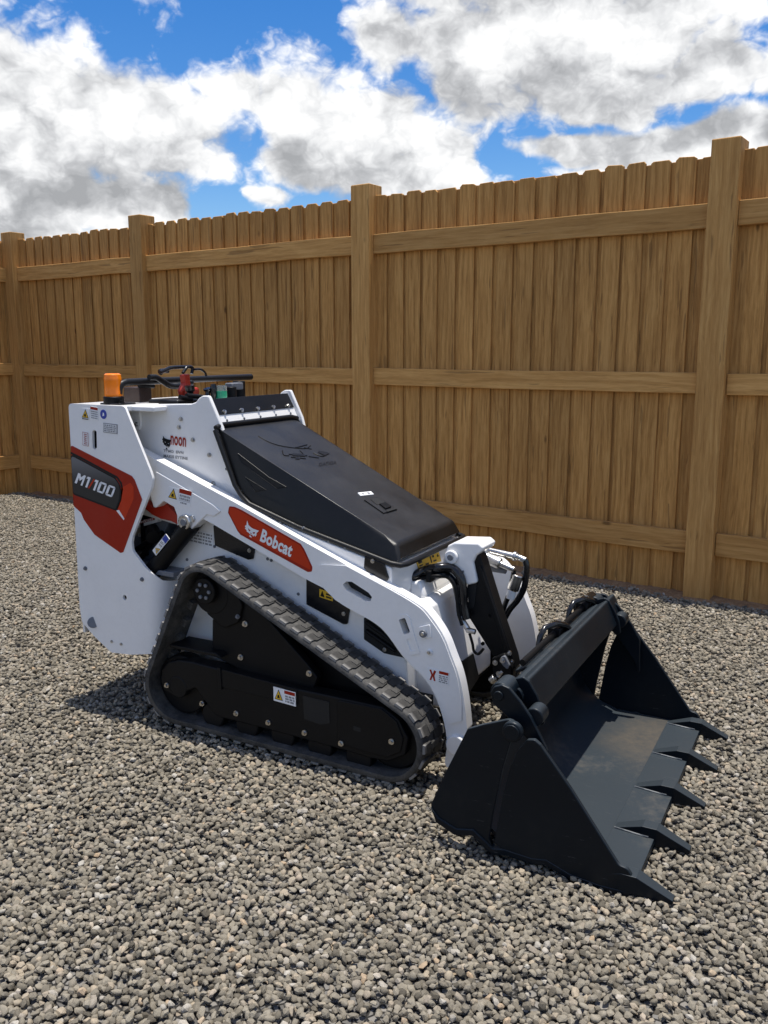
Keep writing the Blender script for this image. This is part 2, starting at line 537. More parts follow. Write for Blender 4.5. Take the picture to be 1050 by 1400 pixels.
def prism_bm(pts, y0, y1, holes=(), to3=None, bm=None):
    """polygon in (x,z), with holes, between two values of y"""
    bm = bm or bmesh.new()
    to3 = to3 or (lambda a, b, y: (a, y, b))
    loops = [list(pts)] + [list(h) for h in holes]
    if holes:
        tmp = bmesh.new()
        es = []
        for lp in loops:
            vs = [tmp.verts.new((p[0], p[1], 0)) for p in lp]
            es += [tmp.edges.new((vs[i - 1], vs[i])) for i in range(len(vs))]
        bmesh.ops.triangle_fill(tmp, edges=es, use_beauty=True, use_dissolve=False)
        tmp.verts.index_update()
        co = [tuple(v.co[:2]) for v in tmp.verts]
        tris = [[v.index for v in f.verts] for f in tmp.faces]
        tmp.free()
        A = [bm.verts.new(to3(a, b, y0)) for a, b in co]
        B = [bm.verts.new(to3(a, b, y1)) for a, b in co]
        for tr in tris:
            bm.faces.new([A[i] for i in tr])
            bm.faces.new([B[i] for i in reversed(tr)])
        k = 0
        for lp in loops:
            n = len(lp)
            for i in range(n):
                j = (i + 1) % n
                bm.faces.new((A[k + i], A[k + j], B[k + j], B[k + i]))
            k += n
    else:
        A = [bm.verts.new(to3(p[0], p[1], y0)) for p in pts]
        B = [bm.verts.new(to3(p[0], p[1], y1)) for p in pts]
        n = len(pts)
        bm.faces.new(A)
        bm.faces.new(list(reversed(B)))
        for i in range(n):
            j = (i + 1) % n
            bm.faces.new((A[i], A[j], B[j], B[i]))
    return bm


def plate(name, pts, y0, y1, m, parent, rad=0, holes=(), bev=0.002, smooth=35, **kw):
    p = roundp(pts, rad) if rad else pts
    bm = prism_bm(p, y0, y1, holes)
    return link(name, mesh_of(name, bm), m, parent, smooth=smooth, bev=bev, **kw)


def box_bm(lo, hi, bm=None):
    bm = bm or bmesh.new()
    vs = [bm.verts.new((x, y, z)) for x in (lo[0], hi[0]) for y in (lo[1], hi[1]) for z in (lo[2], hi[2])]
    for f in ((0, 1, 3, 2), (4, 6, 7, 5), (0, 4, 5, 1), (2, 3, 7, 6), (0, 2, 6, 4), (1, 5, 7, 3)):
        bm.faces.new([vs[i] for i in f])
    return bm


def box(name, lo, hi, m, parent, bev=0.002, **kw):
    return link(name, mesh_of(name, box_bm(lo, hi)), m, parent, bev=bev, smooth=35, **kw)


def frame_of(d):
    d = Vector(d).normalized()
    u = d.cross(Vector((0, 0, 1)))
    if u.length < 1e-3:
        u = d.cross(Vector((0, 1, 0)))
    u.normalize()
    return d, u, d.cross(u)


def cyl_bm(p0, p1, r0, r1=None, n=20, bm=None):
    bm = bm or bmesh.new()
    r1 = r0 if r1 is None else r1
    p0, p1 = Vector(p0), Vector(p1)
    d, u, v = frame_of(p1 - p0)
    ring = lambda p, r: [bm.verts.new(p + (u * math.cos(2 * PI * k / n) + v * math.sin(2 * PI * k / n)) * r) for k in range(n)]
    A, B = ring(p0, r0), ring(p1, r1)
    bm.faces.new(A)
    bm.faces.new(list(reversed(B)))
    for k in range(n):
        bm.faces.new((A[k], A[(k + 1) % n], B[(k + 1) % n], B[k]))
    return bm


def cyl(name, p0, p1, r0, m, parent, r1=None, n=20, bev=0.002, **kw):
    return link(name, mesh_of(name, cyl_bm(p0, p1, r0, r1, n)), m, parent, bev=bev, smooth=40, **kw)


def spline(pts, n=6):
    """Catmull-Rom through the points"""
    P = [Vector(p) for p in pts]
    if len(P) < 3:
        return P
    P = [P[0] * 2 - P[1]] + P + [P[-1] * 2 - P[-2]]
    res = []
    for i in range(1, len(P) - 2):
        for k in range(n):
            t_ = k / n
            a, b, c, d = P[i - 1:i + 3]
            res.append(0.5 * ((2 * b) + (c - a) * t_ + (2 * a - 5 * b + 4 * c - d) * t_ ** 2 + (3 * b - a - 3 * c + d) * t_ ** 3))
    res.append(P[-2])
    return res


def tube_bm(pts, r, n=10, smooth=True, bm=None, sub=6):
    bm = bm or bmesh.new()
    P = spline(pts, sub) if smooth else [Vector(p) for p in pts]
    u = None
    rings = []
    for i, p in enumerate(P):
        d = (P[min(i + 1, len(P) - 1)] - P[max(i - 1, 0)]).normalized()
        if u is None:
            _, u, _ = frame_of(d)
        u = (u - d * u.dot(d)).normalized()
        v = d.cross(u)
        rad = r(i / (len(P) - 1)) if callable(r) else r
        rings.append([bm.verts.new(p + (u * math.cos(2 * PI * k / n) + v * math.sin(2 * PI * k / n)) * rad) for k in range(n)])
    for A, B in zip(rings, rings[1:]):
        for k in range(n):
            bm.faces.new((A[k], A[(k + 1) % n], B[(k + 1) % n], B[k]))
    bm.faces.new(rings[0])
    bm.faces.new(list(reversed(rings[-1])))
    return bm


def tube(name, pts, r, m, parent, n=10, smooth=True, **kw):
    return link(name, mesh_of(name, tube_bm(pts, r, n, smooth)), m, parent, smooth=60, **kw)


_bolt = {}


def bolt(parent, p, d=(0, -1, 0), r=0.011, m=None, name='bolt'):
    """washer and hex head with shared mesh"""
    key = (round(r, 4), (m or M['steel']).name)
    if key not in _bolt:
        bm = cyl_bm((0, 0, -0.004), (0, 0, 0.003), r * 1.0, None, 16)
        cyl_bm((0, 0, 0.002), (0, 0, 0.011 * r / 0.011), r * 0.68, r * 0.62, 6, bm)
        me = mesh_of('bolt', bm)
        me.materials.append(m or M['steel'])
        me.shade_smooth()
        me.set_sharp_from_angle(angle=R(30))
        _bolt[key] = me
    o = bpy.data.objects.new(name, _bolt[key])
    COL.objects.link(o)
    place(o, parent, Vector(p))
    o.rotation_euler = Vector(d).to_track_quat('Z', 'Y').to_euler()
    o.rotation_euler.rotate_axis('Z', random.uniform(0, 1))
    return o


def flat_shape(bm, pts, to3, mi=0):
    f = bm.faces.new([bm.verts.new(to3(*p)) for p in pts])
    f.material_index = mi
    return f


def para(bl, br, tl):
    """map (u,v) in 0..1 to the parallelogram of three 3D points, lifted h along its normal"""
    bl, br, tl = Vector(bl), Vector(br), Vector(tl)
    ex, ey = br - bl, tl - bl
    n = ex.cross(ey).normalized()
    return lambda u, v, h=0.0: bl + ex * u + ey * v + n * h


def sticker(name, parent, corners, shapes, mats, base=None, thick=0.0012, h0=0.0002, label=None):
    """a thin printed label: a slip of film with flat printed shapes on it; shapes = [(material index, polygon, level)]"""
    f = para(*corners)
    bm = bmesh.new()
    bp = base or [(0, 0), (1, 0), (1, 1), (0, 1)]
    A = [bm.verts.new(f(u, v, -0.002)) for u, v in bp]
    B = [bm.verts.new(f(u, v, h0 + thick)) for u, v in bp]
    n = len(bp)
    bm.faces.new(B)
    for i in range(n):
        bm.faces.new((A[i], A[(i + 1) % n], B[(i + 1) % n], B[i]))
    for mi, pts, lev in shapes:
        vs = [bm.verts.new(f(u, v, h0 + thick + 0.0005 * (lev + 1))) for u, v in pts]
        fc = bm.faces.new(vs)
        fc.material_index = mi
    for fc in bm.faces:
        fc.normal_update()
    me = bpy.data.meshes.new(name)
    bm.to_mesh(me)
    bm.free()
    for m in mats:
        me.materials.append(m)
    return link(name, me, mats, parent, label=label)


def rect(x0, y0, x1, y1):
    return [(x0, y0), (x1, y0), (x1, y1), (x0, y1)]


def text_mesh(txt, f, mi_mat, name, parent, bold=0.0, thick=0.0015, label=None):
    """lettering from the built in font fitted in the parallelogram f"""
    cu = bpy.data.curves.new('lettering', 'FONT')
    cu.body = txt
    cu.offset = bold
    cu.space_character = 1.0 + bold * 1.6
    cu.resolution_u = 3
    tmp = bpy.data.objects.new('lettering_source', cu)
    me = bpy.data.meshes.new_from_object(tmp)
    bpy.data.objects.remove(tmp)
    xs = [v.co.x for v in me.vertices]
    ys = [v.co.y for v in me.vertices]
    x0, x1, y0, y1 = min(xs), max(xs), min(ys), max(ys)
    for v in me.vertices:
        v.co = f((v.co.x - x0) / (x1 - x0), (v.co.y - y0) / (y1 - y0), thick)
    return link(name, me, mi_mat, parent, label=label)


def lines(x0, x1, y0, y1, n, gap=0.45, lv=0, mi=1, seed=1):
    """rows of small print: short dark dashes"""
    rg = random.Random(seed)
    res = []
    hgt = (y1 - y0) / n
    for k in range(n):
        x = x0
        yb = y1 - hgt * (k + 1) + hgt * gap / 2
        while x < x1 - 0.03:
            wd = rg.uniform(0.05, 0.16)
            res.append((mi, rect(x, yb, min(x + wd, x1), yb + hgt * (1 - gap)), lv))
            x += wd + 0.035
    return res


def hazard_shapes(x0, x1, y0, y1, yel, blk):
    """a yellow warning triangle with black outline and mark"""
    xm = (x0 + x1) / 2
    W_, H_ = x1 - x0, y1 - y0
    return [(blk, [(x0, y0), (x1, y0), (xm, y1)], 0),
            (yel, [(x0 + .10 * W_, y0 + .07 * H_), (x1 - .10 * W_, y0 + .07 * H_), (xm, y1 - .14 * H_)], 1),
            (blk, [(xm - .18 * W_, y0 + .18 * H_), (xm + .16 * W_, y0 + .16 * H_), (xm + .05 * W_, y0 + .52 * H_), (xm - .1 * W_, y0 + .45 * H_)], 2)]


CAT = [(0.10, 0.98), (0.24, 0.70), (0.42, 0.62), (0.62, 0.60), (1.0, 0.66), (0.86, 0.42), (0.88, 0.26), (0.80, 0.10), (0.74, 0.20), (0.68, 0.04),
       (0.60, 0.14), (0.46, 0.10), (0.34, 0.16), (0.20, 0.18), (0.16, 0.28), (0.02, 0.34), (0.10, 0.40), (0.0, 0.50), (0.10, 0.62)]
CAT_EYES = [[(0.26, 0.46), (0.44, 0.38), (0.40, 0.30), (0.30, 0.34)], [(0.60, 0.34), (0.76, 0.44), (0.74, 0.30), (0.64, 0.26)],
            [(0.44, 0.24), (0.56, 0.22), (0.50, 0.15)]]


def cat_badge(name, parent, corners, ma, mb, h=0.0016, eye=1.0):
    """a wild cat's head in flat print, with slit eyes"""
    f0 = para(*corners)
    squat = eye < 1
    f = (lambda u, v, k: f0(u, v / .6 * .78 if v < .6 else .78 + (v - .6) * .55, k)) if squat else f0
    bm = bmesh.new()
    fc = bm.faces.new([bm.verts.new(f(u, v, h)) for u, v in CAT])
    for e in CAT_EYES:
        g = bm.faces.new([bm.verts.new(f(u, v, h + 0.0005)) for u, v in [((u_ - sum(q[0] for q in e) / len(e)) * eye + sum(q[0] for q in e) / len(e), (v_ - sum(q[1] for q in e) / len(e)) * eye + sum(q[1] for q in e) / len(e)) for u_, v_ in e]])
        g.material_index = 1
    fc = bm.faces.new([bm.verts.new(f(u, v, h)) for u, v in ((0.40, -0.06), (0.58, -0.10), (0.54, 0.02), (0.44, 0.04))])
    me = bpy.data.meshes.new(name)
    bm.to_mesh(me)
    bm.free()
    me.materials.append(ma)
    me.materials.append(mb)
    return link(name, me, [ma, mb], parent)


# ------------------------------------------------------------------ the setting: ground
bm = bmesh.new()
N = 60
rad = [0, 2, 4, 7, 10, 15, 25, 50, 120, 400, 1500]
# a disc sheet reaching the horizon
rings = []
c0 = bm.verts.new((-2, 3, 0))
for r_ in rad[1:]:
    rings.append([bm.verts.new((-2 + r_ * math.cos(2 * PI * k / N), 3 + r_ * math.sin(2 * PI * k / N), 0)) for k in range(N)])
for k in range(N):
    bm.faces.new((c0, rings[0][k], rings[0][(k + 1) % N]))
    for A, B in zip(rings, rings[1:]):
        bm.faces.new((A[k], B[k], B[(k + 1) % N], A[(k + 1) % N]))
me = mesh_of('gravel_ground', bm)
link('gravel_ground', me, m_ground(), None, loc=Vector((0, 0, -0.016)), kind='structure')

# fence line: origin at the near right post, x runs left along the fence, y away from the yard
FO = Vector((-0.753, 5.518, 0))
FX = Vector((-0.9917, 0.1288, 0)).normalized()
FY = Vector((0.1288, 0.9917, 0)).normalized()


def fpt(t, y, z=0):
    return FO + FX * t + FY * y + Vector((0, 0, z))


def gravel():
    """loose stones: one geometry-nodes scatter over the yard"""
    me = bpy.data.meshes.new('gravel')
    rg = random.Random(31)
    edge = [fpt(-2.6 + 9.75 * k / 90, rg.uniform(-0.050, 0.03) + 0.02 * math.sin(k * .7)) for k in range(91)]
    pts = [(q.x, q.y, 0) for q in edge] + [ (-8.0, 3.9, 0), (-6.6, 2.0, 0), (-3.4, 0.2, 0), (-1.0, 0.2, 0), (1.0, 0.7, 0), (1.9, 2.5, 0)]
    me.from_pydata(pts, [], [list(range(len(pts)))])
    o = bpy.data.objects.new('gravel', me)
    COL.objects.link(o)
    o['kind'] = 'stuff'
    me.materials.append(M['stone'])
    ng = bpy.data.node_groups.new('gravel_scatter', 'GeometryNodeTree')
    ng.interface.new_socket('Geometry', in_out='INPUT', socket_type='NodeSocketGeometry')
    ng.interface.new_socket('Geometry', in_out='OUTPUT', socket_type='NodeSocketGeometry')
    n, l = ng.nodes, ng.links

    def nd(t_, **kw):
        x = n.new(t_)
        for k, v in kw.items():
            setattr(x, k, v)
        return x
    gi, go = nd('NodeGroupInput'), nd('NodeGroupOutput')
    dist = nd('GeometryNodeDistributePointsOnFaces', distribute_method='POISSON')
    dist.inputs['Distance Min'].default_value = 0.0116
    dist.inputs['Density Max'].default_value = 9000
    dist.inputs['Seed'].default_value = 4
    l.new(gi.outputs[0], dist.inputs['Mesh'])
    join = nd('GeometryNodeJoinGeometry')
    for k in range(10):
        ico = nd('GeometryNodeMeshIcoSphere')
        ico.inputs['Radius'].default_value = 1.0
        ico.inputs['Subdivisions'].default_value = 2
        rv = nd('FunctionNodeRandomValue', data_type='FLOAT_VECTOR')
        rv.inputs[0].default_value = (-0.36, -0.36, -0.36)
        rv.inputs[1].default_value = (0.36, 0.36, 0.36)
        rv.inputs['Seed'].default_value = k * 7 + 1
        sp = nd('GeometryNodeSetPosition')
        l.new(ico.outputs['Mesh'], sp.inputs['Geometry'])
        l.new(rv.outputs[0], sp.inputs['Offset'])
        hull = nd('GeometryNodeConvexHull')
        l.new(sp.outputs[0], hull.inputs[0])
        sm = nd('GeometryNodeSetShadeSmooth')
        sm.inputs['Shade Smooth'].default_value = k % 5 == 0
        l.new(hull.outputs[0], sm.inputs[0])
        smt = nd('GeometryNodeSetMaterial')
        smt.inputs['Material'].default_value = M['stone']
        l.new(sm.outputs[0], smt.inputs[0])
        g2 = nd('GeometryNodeGeometryToInstance')
        l.new(smt.outputs[0], g2.inputs[0])
        l.new(g2.outputs[0], join.inputs[0])
    iop = nd('GeometryNodeInstanceOnPoints')
    iop.inputs['Pick Instance'].default_value = True
    ri = nd('FunctionNodeRandomValue', data_type='INT')
    ri.inputs[4].default_value = 0
    ri.inputs[5].default_value = 9
    ri.inputs['Seed'].default_value = 21
    rs = nd('FunctionNodeRandomValue', data_type='FLOAT_VECTOR')
    rs.inputs[0].default_value = (0.0062, 0.0052, 0.0042)
    rs.inputs[1].default_value = (0.0126, 0.0104, 0.0082)
    rs.inputs['Seed'].default_value = 33
    rr_ = nd('FunctionNodeRandomValue', data_type='FLOAT_VECTOR')
    rr_.inputs[0].default_value = (-0.7, -0.7, 0)
    rr_.inputs[1].default_value = (0.7, 0.7, 6.283)
    rr_.inputs['Seed'].default_value = 51
    rz = nd('FunctionNodeRandomValue', data_type='FLOAT_VECTOR')
    rz.inputs[0].default_value = (0, 0, -0.016)
    rz.inputs[1].default_value = (0, 0, 0.002)
    rz.inputs['Seed'].default_value = 71
    off = nd('GeometryNodeSetPosition')
    l.new(dist.outputs[0], off.inputs[0])
    l.new(rz.outputs[0], off.inputs['Offset'])
    e2r = nd('FunctionNodeEulerToRotation')
    l.new(rr_.outputs[0], e2r.inputs[0])
    l.new(off.outputs[0], iop.inputs['Points'])
    l.new(join.outputs[0], iop.inputs['Instance'])
    l.new(ri.outputs[2], iop.inputs['Instance Index'])
    l.new(e2r.outputs[0], iop.inputs['Rotation'])
    l.new(rs.outputs[0], iop.inputs['Scale'])
    l.new(iop.outputs[0], go.inputs[0])
    md = o.modifiers.new('scatter', 'NODES')
    md.node_group = ng


gravel()

# sandy soil showing along the foot of the fence
bm = bmesh.new()
NS = 120
rg = random.Random(9)
prof = [(-0.075, -0.013), (-0.02, -0.004), (0.03, 0.006), (0.12, 0.010), (0.30, -0.013)]
prev = None
for i in range(NS + 1):
    t_ = -2.6 + 9.85 * i / NS
    row = []
    for j, (y, z) in enumerate(prof):
        row.append(bm.verts.new(fpt(t_, y + (rg.uniform(-0.035, 0.03) if j == 0 else rg.uniform(-.01, .01)), z + (rg.uniform(-.006, .006) if 0 < j < 4 else 0))))
    if prev:
        for j in range(len(prof) - 1):
            bm.faces.new((prev[j], prev[j + 1], row[j + 1], row[j]))
    prev = row
link('soil_strip', mesh_of('soil_strip', bm), m_soil(), None, smooth=60, kind='structure')


# ------------------------------------------------------------------ fences
def empty(name, loc, label, cat, group=None, rz=0.0):
    o = bpy.data.objects.new(name, None)
    COL.objects.link(o)
    o.empty_display_size = 0.2
    o.location = loc
    o.rotation_euler = (0, 0, rz)
    WORLD[o.name] = Vector((0, 0, 0)) if rz else Vector(loc)
    o['label'] = label
    o['category'] = cat
    if group:
        o['group'] = group
    return o


def picket_mesh(name, wd, h, th, seed):
    """dog-eared board with a slight lean in its edges"""
    rg = random.Random(seed)
    j = lambda s: rg.uniform(-s, s)
    e = 0.016 + j(0.004)
    pts = [(-wd / 2 + j(.002), -0.07), (wd / 2 + j(.002), -0.07), (wd / 2 + j(.002), h - e + j(.004)), (wd / 2 - e, h + j(.003)),
           (-wd / 2 + e, h + j(.003)), (-wd / 2 + j(.002), h - e + j(.004))]
    bm = prism_bm(pts, 0.0, -th)
    bmesh.ops.bevel(bm, geom=[q for q in bm.edges if abs(q.verts[0].co.y - q.verts[1].co.y) < 1e-5 and abs(q.verts[0].co.y) < 1e-5],
                    offset=0.003, segments=1, affect='EDGES')
    me = mesh_of(name, bm)
    return me


PICK = [picket_mesh('picket', 0.121, 2.60, 0.014, k) for k in range(6)]
BACKP = [picket_mesh('backing_picket', 0.105, 2.594, 0.016, 50 + k) for k in range(3)]


def add_at(root, name, me, m, loc, rot=None, bev=0):
    if m.name not in [q.name for q in me.materials if q]:
        me.materials.append(m)
    o = bpy.data.objects.new(name, me)
    COL.objects.link(o)
    o.parent = root
    o.location = loc
    if rot:
        o.rotation_euler = rot
    if bev:
        md = o.modifiers.new('edge', 'BEVEL')
        md.width = bev
        md.segments = 2
        md.limit_method = 'ANGLE'
    return o


def post_mesh(wd, dp, h, seed):
    rg = random.Random(seed)
    bm = bmesh.new()
    lv = [-0.12, 0.4, 1.0, 1.6, 2.2, h - 0.005]
    rows = []
    for z in lv:
        jx, jy = rg.uniform(-.004, .004), rg.uniform(-.002, .002)
        rows.append([bm.verts.new((sx * wd / 2 + jx, -dp / 2 + sy * dp / 2 + jy, z)) for sx, sy in ((-1, 1), (1, 1), (1, -1), (-1, -1))])
    cap = [bm.verts.new((sx * (wd / 2 - .004), -dp / 2 + sy * (dp / 2 - .004), h)) for sx, sy in ((-1, 1), (1, 1), (1, -1), (-1, -1))]
    rows.append(cap)
    for A, B in zip(rows, rows[1:]):
        for k in range(4):
            bm.faces.new((A[k], A[(k + 1) % 4], B[(k + 1) % 4], B[k]))
    bm.faces.new(rows[-1])
    return mesh_of('post', bm)


def rail_mesh(ln, h, th, seed):
    rg = random.Random(seed)
    bm = bmesh.new()
    rows = []
    for i in range(7):
        x = -ln / 2 + ln * i / 6
        jz, jy = rg.uniform(-.004, .004), rg.uniform(-.002, .002)
        rows.append([bm.verts.new((x, y + jy, z + jz)) for y, z in ((0, -h / 2), (0, h / 2), (-th, h / 2), (-th, -h / 2))])
    for A, B in zip(rows, rows[1:]):
        for k in range(4):
            bm.faces.new((A[k], A[(k + 1) % 4], B[(k + 1) % 4], B[k]))
    bm.faces.new(rows[0])
    bm.faces.new(rows[-1])
    return mesh_of('rail', bm)


RAILS = ((2.268, 0.138), (1.303, 0.124), (0.335, 0.14))


def fence(name, origin, direction, posts, label, first_post=True, seed=1):
    root = empty(name, origin, label, 'fence', None, math.atan2(direction.y, direction.x))
    rg = random.Random(seed)
    for i, t_ in enumerate(posts):
        if i == 0 and not first_post:
            continue
        add_at(root, 'post', post_mesh(0.163, 0.165, 2.682 + rg.uniform(-.008, .008), seed * 10 + i), M['post'], (t_, 0, 0), (0, 0, rg.uniform(-.006, .006)), 0.005)
    for a, b in zip(posts, posts[1:]):
        lo, hi = a + 0.0815 - (0 if first_post else 0.16), b - 0.0815
        for zc, h in RAILS:
            add_at(root, 'rail', rail_mesh(hi - lo - 0.006, h, 0.042, rg.randint(0, 9999)), M['rail'],
                   ((lo + hi) / 2, -0.044, zc + rg.uniform(-.004, .004)), (0, rg.uniform(-.0012, .0012), 0), 0.004)
        x = lo - rg.uniform(0.02, 0.06)
        if x - 0.03 > lo:
            pass
        n = 0
        while x < hi - 0.005:
            wd = 0.122
            xc = x + wd / 2
            if xc + wd / 2 > hi + 0.06:
                xc = hi + 0.0 - wd / 2 + 0.06
            add_at(root, 'picket', PICK[rg.randrange(6)], M['picket'], (xc, -0.0875 - rg.uniform(0, .0012), 0.012 + rg.uniform(-.012, .010)),
                   (0, rg.uniform(-.0016, .0016), rg.uniform(-.006, .006)))
            add_at(root, 'backing_picket', BACKP[rg.randrange(3)], M['picket'], (xc - 0.0735, -0.1035, 0.006 + rg.uniform(-.012, .006)),
                   (0, rg.uniform(-.001, .001), 0))
            x += 0.147 + rg.uniform(-.004, .004)
    return root


fence('board_fence', FO, FX, [-2.50, 0.005, 2.570, 5.085, 7.085],
      'long brown wooden fence of upright boards, square posts and three rails behind the loader', True, 2)
corner = fpt(7.085, 0.0)
fence('return_fence', corner, -FY, [0.0, 2.4, 4.8], 'short brown wooden fence section turning forward from the far left corner post', False, 5)

# ------------------------------------------------------------------ the loader
L0 = Vector((-1.75, 2.95, 0))
root = empty('track_loader', L0, 'small white and red tracked loader with black hood and toothed dark bucket, parked on gravel', 'loader')

# --- chassis between the tracks
chassis_px = [(-2.52, 0.24), (-2.52, 0.64), (-2.36, 0.72), (-2.17, 0.915), (-2.02, 0.93), (-1.415, 0.735), (-1.40, 0.60), (-1.37, 0.56), (-1.34, 0.25)]
chassis = plate('chassis', chassis_px, 2.722, 3.37, M['white'], root, rad=0.03, bev=0.006)
# black covers on the chassis side (they sit 3 mm proud of the white steel)
for k, s in enumerate(([(-2.2097,0.8181),(-2.0099,0.7482),(-2.0199,0.6989),(-2.0433,0.6933),(-2.2057,0.7336)],
                       [(-1.7732,0.6583),(-1.5805,0.5982),(-1.5852,0.561),(-1.5955,0.4974),(-1.6129,0.4948),(-1.7752,0.5489)])):
    plate('side_cover', s, 2.714, 2.730, M['gloss_black'], root, rad=0.006, bev=0.0015)
op = [(-1.5263,0.5329),(-1.4578,0.5263),(-1.3501,0.4461),(-1.338,0.3927),(-1.3647,0.4049),(-1.4427,0.4086),(-1.5267,0.4485)]
plate('side_opening', op, 2.7185, 2.730, M['dark'], root, rad=0.006, bev=0)
for a, b in (('500 850', '545 882'), ('500 860', '540 888')):
    pa, pb = [(-1.515,2.712,0.5197),(-1.3761,2.712,0.4467)], [(-1.5152,2.712,0.4861),(-1.3939,2.712,0.4272)]
tube('hose', pa, 0.008, M['black'], root, smooth=False)
tube('hose', pb, 0.008, M['black'], root, smooth=False)
for p in [(-2.0344,2.7135,0.7321),(-1.6092,2.7135,0.5365),(-1.4368,2.7135,0.4253)]:
    bolt(root, p, r=0.008)
for p in [(-2.2116,2.7215,0.728),(-2.356,2.7215,0.6576),(-2.1015,2.7215,0.71),(-1.9541,2.7215,0.7057),(-1.937,2.7215,0.7018),(-1.8147,2.7215,0.5834)]:
    bolt(root, p, r=0.006, m=M['grey_metal'])
yl = [(-1.7141,2.7135,0.5873),(-1.6564,2.7135,0.578),(-1.7136,2.7135,0.6187)]
sticker('caution_label', chassis, yl, hazard_shapes(.06, .40, .15, .9, 1, 1) + [(1, rect(.5, .2, .92, .4), 0), (1, rect(.5, .55, .92, .75), 0)], [M['yellow_print'], M['black_print']])
pl_ = [(-2.3447,2.7215,0.7292),(-2.2176,2.7215,0.7183),(-2.3416,2.7215,0.7903)]
sticker('data_label', chassis, pl_, lines(.05, .95, .1, .95, 4, seed=4), [M['white_print'], M['grey_print']])
# wiring seam and stains on the side
# --- rear tower: two side plates with the controls between them
tower_px = [(-2.6146,1.2817),(-2.2997,1.2935),(-2.2773,1.3012),(-2.262,1.3172),(-2.2434,1.3262),(-2.2146,1.3269),(-2.1556,1.2073),(-2.1063,1.0218),(-2.0702,0.9525),(-2.0101,0.8711),(-2.3706,0.7939),(-2.6457,0.8308)]
tower = plate('tower_side', roundp(tower_px, [0.0, .03, .02, .02, .01, .012, 0, 0, 0, 0, 0, 0]), 2.720, 2.738, M['white'], root, bev=0.004)
far_px = [(x, z) for x, z in tower_px]
plate('tower_side', roundp(far_px, [0.0, .03, .02, .02, .01, .012, 0, 0, 0, 0, 0, 0]), 3.285, 3.303, M['white'], root, bev=0.004)
for p in [(-2.3559,2.7195,1.2312),(-2.3674,2.7195,1.1988),(-2.2991,2.7195,1.1509),(-2.2193,2.7195,1.0956),(-2.2043,2.7195,0.9833)]:
    bolt(root, p, r=0.0095)
bolt(root, [(-2.1369,2.7195,1.0457)][0], r=0.006, m=M['grey_metal'])
# cat badge and lettering on the tower
cb = [(-2.4598,2.7195,1.1151),(-2.4123,2.7195,1.1072),(-2.457,2.7195,1.1627)]
cat_badge('cat_badge', tower, cb, M['black_print'], M['white_print'], eye=0.45)
c3 = [(-2.415,2.7195,1.1263),(-2.336,2.7195,1.12),(-2.4128,2.7195,1.1647)]
text_mesh('noon', para(*c3), M['red_print'], 'lettering', tower, 0.02)
c3 = [(-2.4533,2.7195,1.0946),(-2.3506,2.7195,1.0913),(-2.4526,2.7195,1.106)]
text_mesh('TYMO  EIVN', para(*c3), M['grey_print'], 'lettering', tower, 0.03)
c3 = [(-2.4545,2.7195,1.0737),(-2.3293,2.7195,1.069),(-2.4538,2.7195,1.0857)]
text_mesh('MAKIS EYTINE', para(*c3), M['grey_print'], 'lettering', tower, 0.03)

# control deck behind the strip
deck_z = 1.262
box('control_deck', (-2.62, 2.738, 1.20), (-2.235, 3.285, deck_z), M['black'], root, bev=0.004)
plate('tower_back', [(-2.62, 0.64), (-2.60, 0.64), (-2.60, 1.262), (-2.62, 1.262)], 2.738, 3.285, M['black'], root)
# sloping strip in front of the controls
sp = [(-2.2279,1.3115),(-2.1946,1.2499),(-2.1683,1.1938)]
(x0, z0), (x1, z1), (x2, z2) = sp
bm = prism_bm([(x0, z0), (x1, z1), (x2, z2), (x2 - .03, z2 - .02), (x0 - .03, z0 - .02)], 2.7385, 3.2845)
link('front_panel', mesh_of('front_panel', bm), M['white'], root, bev=0.002)
nx = Vector((-(z1 - z0), x1 - x0)).normalized()
if nx.x < 0:
    nx = -nx
o1 = nx * 0.004
bm = prism_bm([(x0 + o1.x, z0 + o1.y), (x1 + o1.x, z1 + o1.y), (x1 - .002, z1 - .001), (x0 - .002, z0 - .001)], 2.745, 3.279)
strip = link('rubber_strip', mesh_of('rubber_strip', bm), M['plastic'], root, bev=0.0015)
for k in range(5):
    y = 2.79 + 0.112 * k
    a = Vector((x0, 0, z0)).lerp(Vector((x1, 0, z1)), 0.86)
    bolt(root, (a.x + o1.x, y, a.z + o1.y), (nx.x, 0, nx.y), r=0.009)
    b_ = Vector((x1, 0, z1)).lerp(Vector((x2, 0, z2)), 0.40)
    bolt(root, (b_.x, y, b_.z), (nx.x, 0, nx.y), r=0.005, m=M['grey_metal'])
    b_ = Vector((x1, 0, z1)).lerp(Vector((x2, 0, z2)), 0.66)
    bolt(root, (b_.x, y + .01, b_.z), (nx.x, 0, nx.y), r=0.004, m=M['grey_metal'])

# --- hood: a wedge with soft top edges
NR = [(-2.165, 1.198), (-2.075, 0.992), (-2.012, 0.926), (-1.79, 0.858), (-1.385, 0.762)]     # rim, near side
TOPR, TOPF = (-2.172, 1.206), (-1.462, 0.818)


